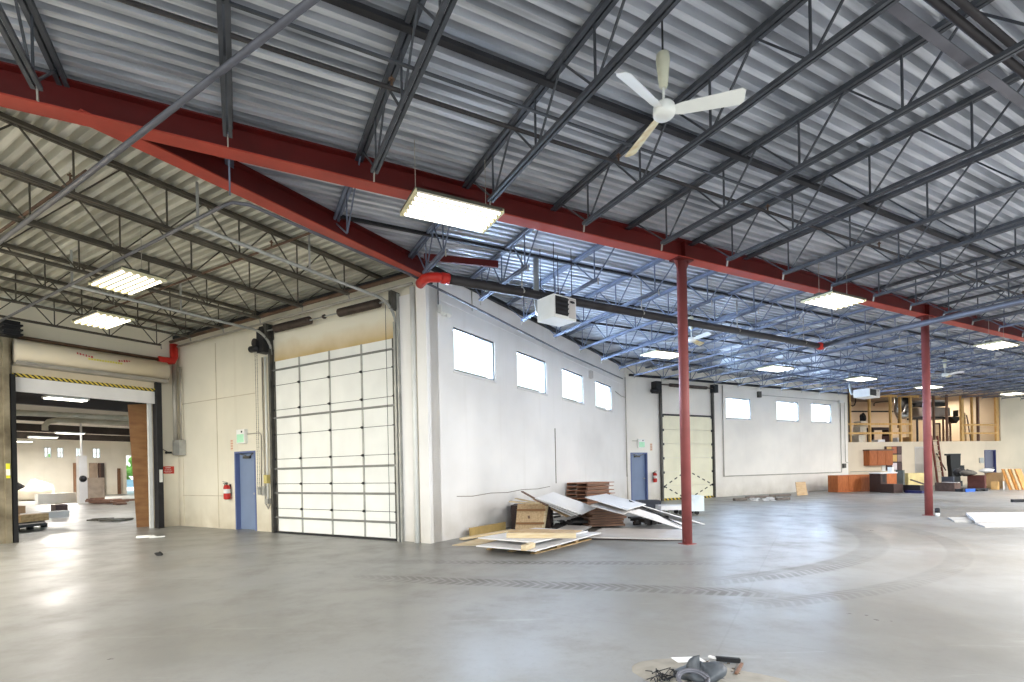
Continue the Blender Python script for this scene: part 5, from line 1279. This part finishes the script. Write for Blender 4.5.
for i, (u0, u1, c) in enumerate(((72, 75.5, (150, 112, 84)), (76, 80, (176, 136, 104)), (88, 96, (170, 150, 132)), (97, 99.5, (96, 72, 60)), (99.5, 103, (66, 54, 50)), (116, 119, (120, 88, 66)))):
    x0, x1 = bw(u0, 480)[0], bw(u1, 480)[0]
    solo('door_slab', MB().box(x0, x1, YB-.35, YB-.25, 0, 2.9 if i < 5 else 2.4), mat('slab_%d' % i, c, .6), 'brown door slab leaning on the far wall beyond, %s from the left' % ORD[i], 'door slab', WING, ((x0+x1)/2, YB-.3, 0), 'door slabs beyond')
q = fw(36, 500.5); solo('tarp_heap', MB().blob((q.x, q.y, .35), (1.25, .8, .95), 5, .4, flat=-.33), mat('beige_tarp', (206, 196, 176), .8, 0, .1, 1.), 'heap under a beige tarp at the left of room beyond', 'heap', WING, (q.x, q.y, 0), smooth=True)
q = fw(19, 499); solo('dark_machine', MB().blob((q.x, q.y, .6), (.4, .5, .6), 7, .3), M_DARK, 'dark machine beside the beige tarp heap beyond', 'machine', WING, (q.x, q.y, 0))
p = MB(); rnd = random.Random(14)
for i in range(16):
    q = fw(rnd.uniform(94, 124), rnd.uniform(502.5, 505)); p.obox(q + Vector((0, 0, rnd.uniform(.05, .3))), (rnd.uniform(.4, 1.1), rnd.uniform(.2, .5), .1), Matrix.Rotation(rnd.uniform(-.4, .4), 3, 'Z'))
solo('scrap_rubble', p, mat('brown_scrap', (132, 100, 84), .8, 0, .25, 3.), 'brown scrap heap lying before the grey crate beyond', 'scrap', WING, tuple(fw(108, 504)), kind='stuff')
p = MB()
for i in range(14):
    q = fw(rnd.uniform(96, 130), rnd.uniform(519.5, 522)); p.obox(q + Vector((0, 0, .05)), (rnd.uniform(.1, .7), rnd.uniform(.03, .1), .05), Matrix.Rotation(rnd.uniform(-1, 1), 3, 'Z'))
solo('scrap_rubble', p, mat('grey_scrap', (120, 114, 104), .8), 'small grey scraps on the floor just inside the opening', 'scrap', WING, tuple(fw(112, 521)), kind='stuff')
# outside the bright doorway
x0 = bw(128, 480)[0]
p = MB(); rnd = random.Random(1)
for i in range(40):
    p.blob((x0 + rnd.uniform(-3, 7), YB + 9 + rnd.uniform(-1, 1), rnd.uniform(1.2, 3.6)), (.7, .5, .5), i, .4, 8, 5)
solo('shrub', p, mat('leaf_green', (150, 190, 90), .7, 0, .25, 3.), 'green shrub outside the bright doorway of the room beyond', 'shrub', WING, (x0, YB+9, 0))
solo('parked_trailer', MB().box(x0-3, x0+7, YB+7, YB+8, .5, 1.3), mat('pale_blue_paint', (176, 206, 226), .5), 'pale blue low vehicle side outside the bright doorway', 'vehicle', WING, (x0, YB+7, 0))

# ================================================================== LIGHT
wd = bpy.data.worlds.new('sky'); bpy.context.scene.world = wd; wd.use_nodes = True
nt = wd.node_tree; bg = nt.nodes['Background']
tc = nt.nodes.new('ShaderNodeTexCoord'); sx = nt.nodes.new('ShaderNodeSeparateXYZ'); rp = nt.nodes.new('ShaderNodeValToRGB')
nt.links.new(tc.outputs['Generated'], sx.inputs[0]); nt.links.new(sx.outputs['Z'], rp.inputs['Fac'])
rp.color_ramp.elements[0].position = .0; rp.color_ramp.elements[0].color = (.92, .97, .97, 1)
rp.color_ramp.elements[1].position = .5; rp.color_ramp.elements[1].color = (.62, .9, 1., 1)
nt.links.new(rp.outputs['Color'], bg.inputs['Color']); bg.inputs['Strength'].default_value = 1.25

def area(name, fr, loc, size, power, col, down=True, rot=0.):
    d = bpy.data.lights.new(name, 'AREA'); d.shape = 'RECTANGLE'; d.size, d.size_y = size; d.energy = power; d.color = col
    o = bpy.data.objects.new(name, d); COL.objects.link(o); o.location = to_world(fr, loc); o.rotation_euler = (0 if down else PI, 0, fr[2] + rot); return o
# unseen fill lamps added overhead, behind and beside the camera
for i, (x, y) in enumerate(((2.5, -4.5), (11, -4.5), (20, -4.5), (-5.5, 1.0), (11, 1.2), (20, 1.2), (29, 1.2), (29, 6.4), (38, 6.4))):
    area('hall_fill', HALL, (x, y, 4.85), (1.2, .66), 510, (1., .97, .94))
for x, y in ((-1., 11.), (-1., 14.5)): area('bay_fill', WING, (x, y, 4.8), (1.2, .66), 330, (1., .92, .78))  # unseen warm fill added for the left bay
for x, y in ((2., 22.), (8., 26.), (4., 34.), (14., 34.), (6., 46.), (16., 48.)): area('beyond_fill', WING, (x, y, 4.2), (2, 1.2), 130 if y < 40 else 1000, (1., .95, .88))  # fill added to brighten the room beyond, apart from its ceiling lights
area('loft_fill', BACK, (10.4, 3, 5.6), (.6, .6), 80, (1., .86, .68)); area('loft_fill', BACK, (6, 3, 5.6), (.6, .6), 60, (1., .9, .8))  # fill lamps added to brighten the loft interior

for a, b in WR + WF:
    fr, y = (WING, 7.5) if (a, b) in WR else (HALL, 17.7)
    d = bpy.data.lights.new('window_daylight', 'AREA'); d.shape = 'RECTANGLE'; d.size, d.size_y = b - a, 1.; d.energy = 250; d.color = (.56, .7, 1.)
    o = bpy.data.objects.new('window_daylight', d); COL.objects.link(o); o.location = to_world(fr, ((a+b)/2, y, 4.2))
    o.rotation_euler = (-PI/2 , 0, fr[2])

# ================================================================== CAMERA
cd = bpy.data.cameras.new('camera'); cam = bpy.data.objects.new('camera', cd); COL.objects.link(cam)
cd.sensor_width = 36.; cd.lens = FPX/1024.*36.; cd.shift_y = (CYP - 341.)/1024.; cd.clip_end = 400.
cam.matrix_world = Matrix(((CR, SR, 0, 0), (0, 0, -1, 0), (-SR, CR, 0, EYE), (0, 0, 0, 1)))
sc = bpy.context.scene; sc.camera = cam
sc.view_settings.view_transform = 'Standard'; sc.view_settings.look = 'None'; sc.view_settings.exposure = 1.05
sc.cycles.use_denoising = True; sc.cycles.max_bounces = 8; sc.cycles.diffuse_bounces = 5; sc.cycles.sample_clamp_indirect = 6.
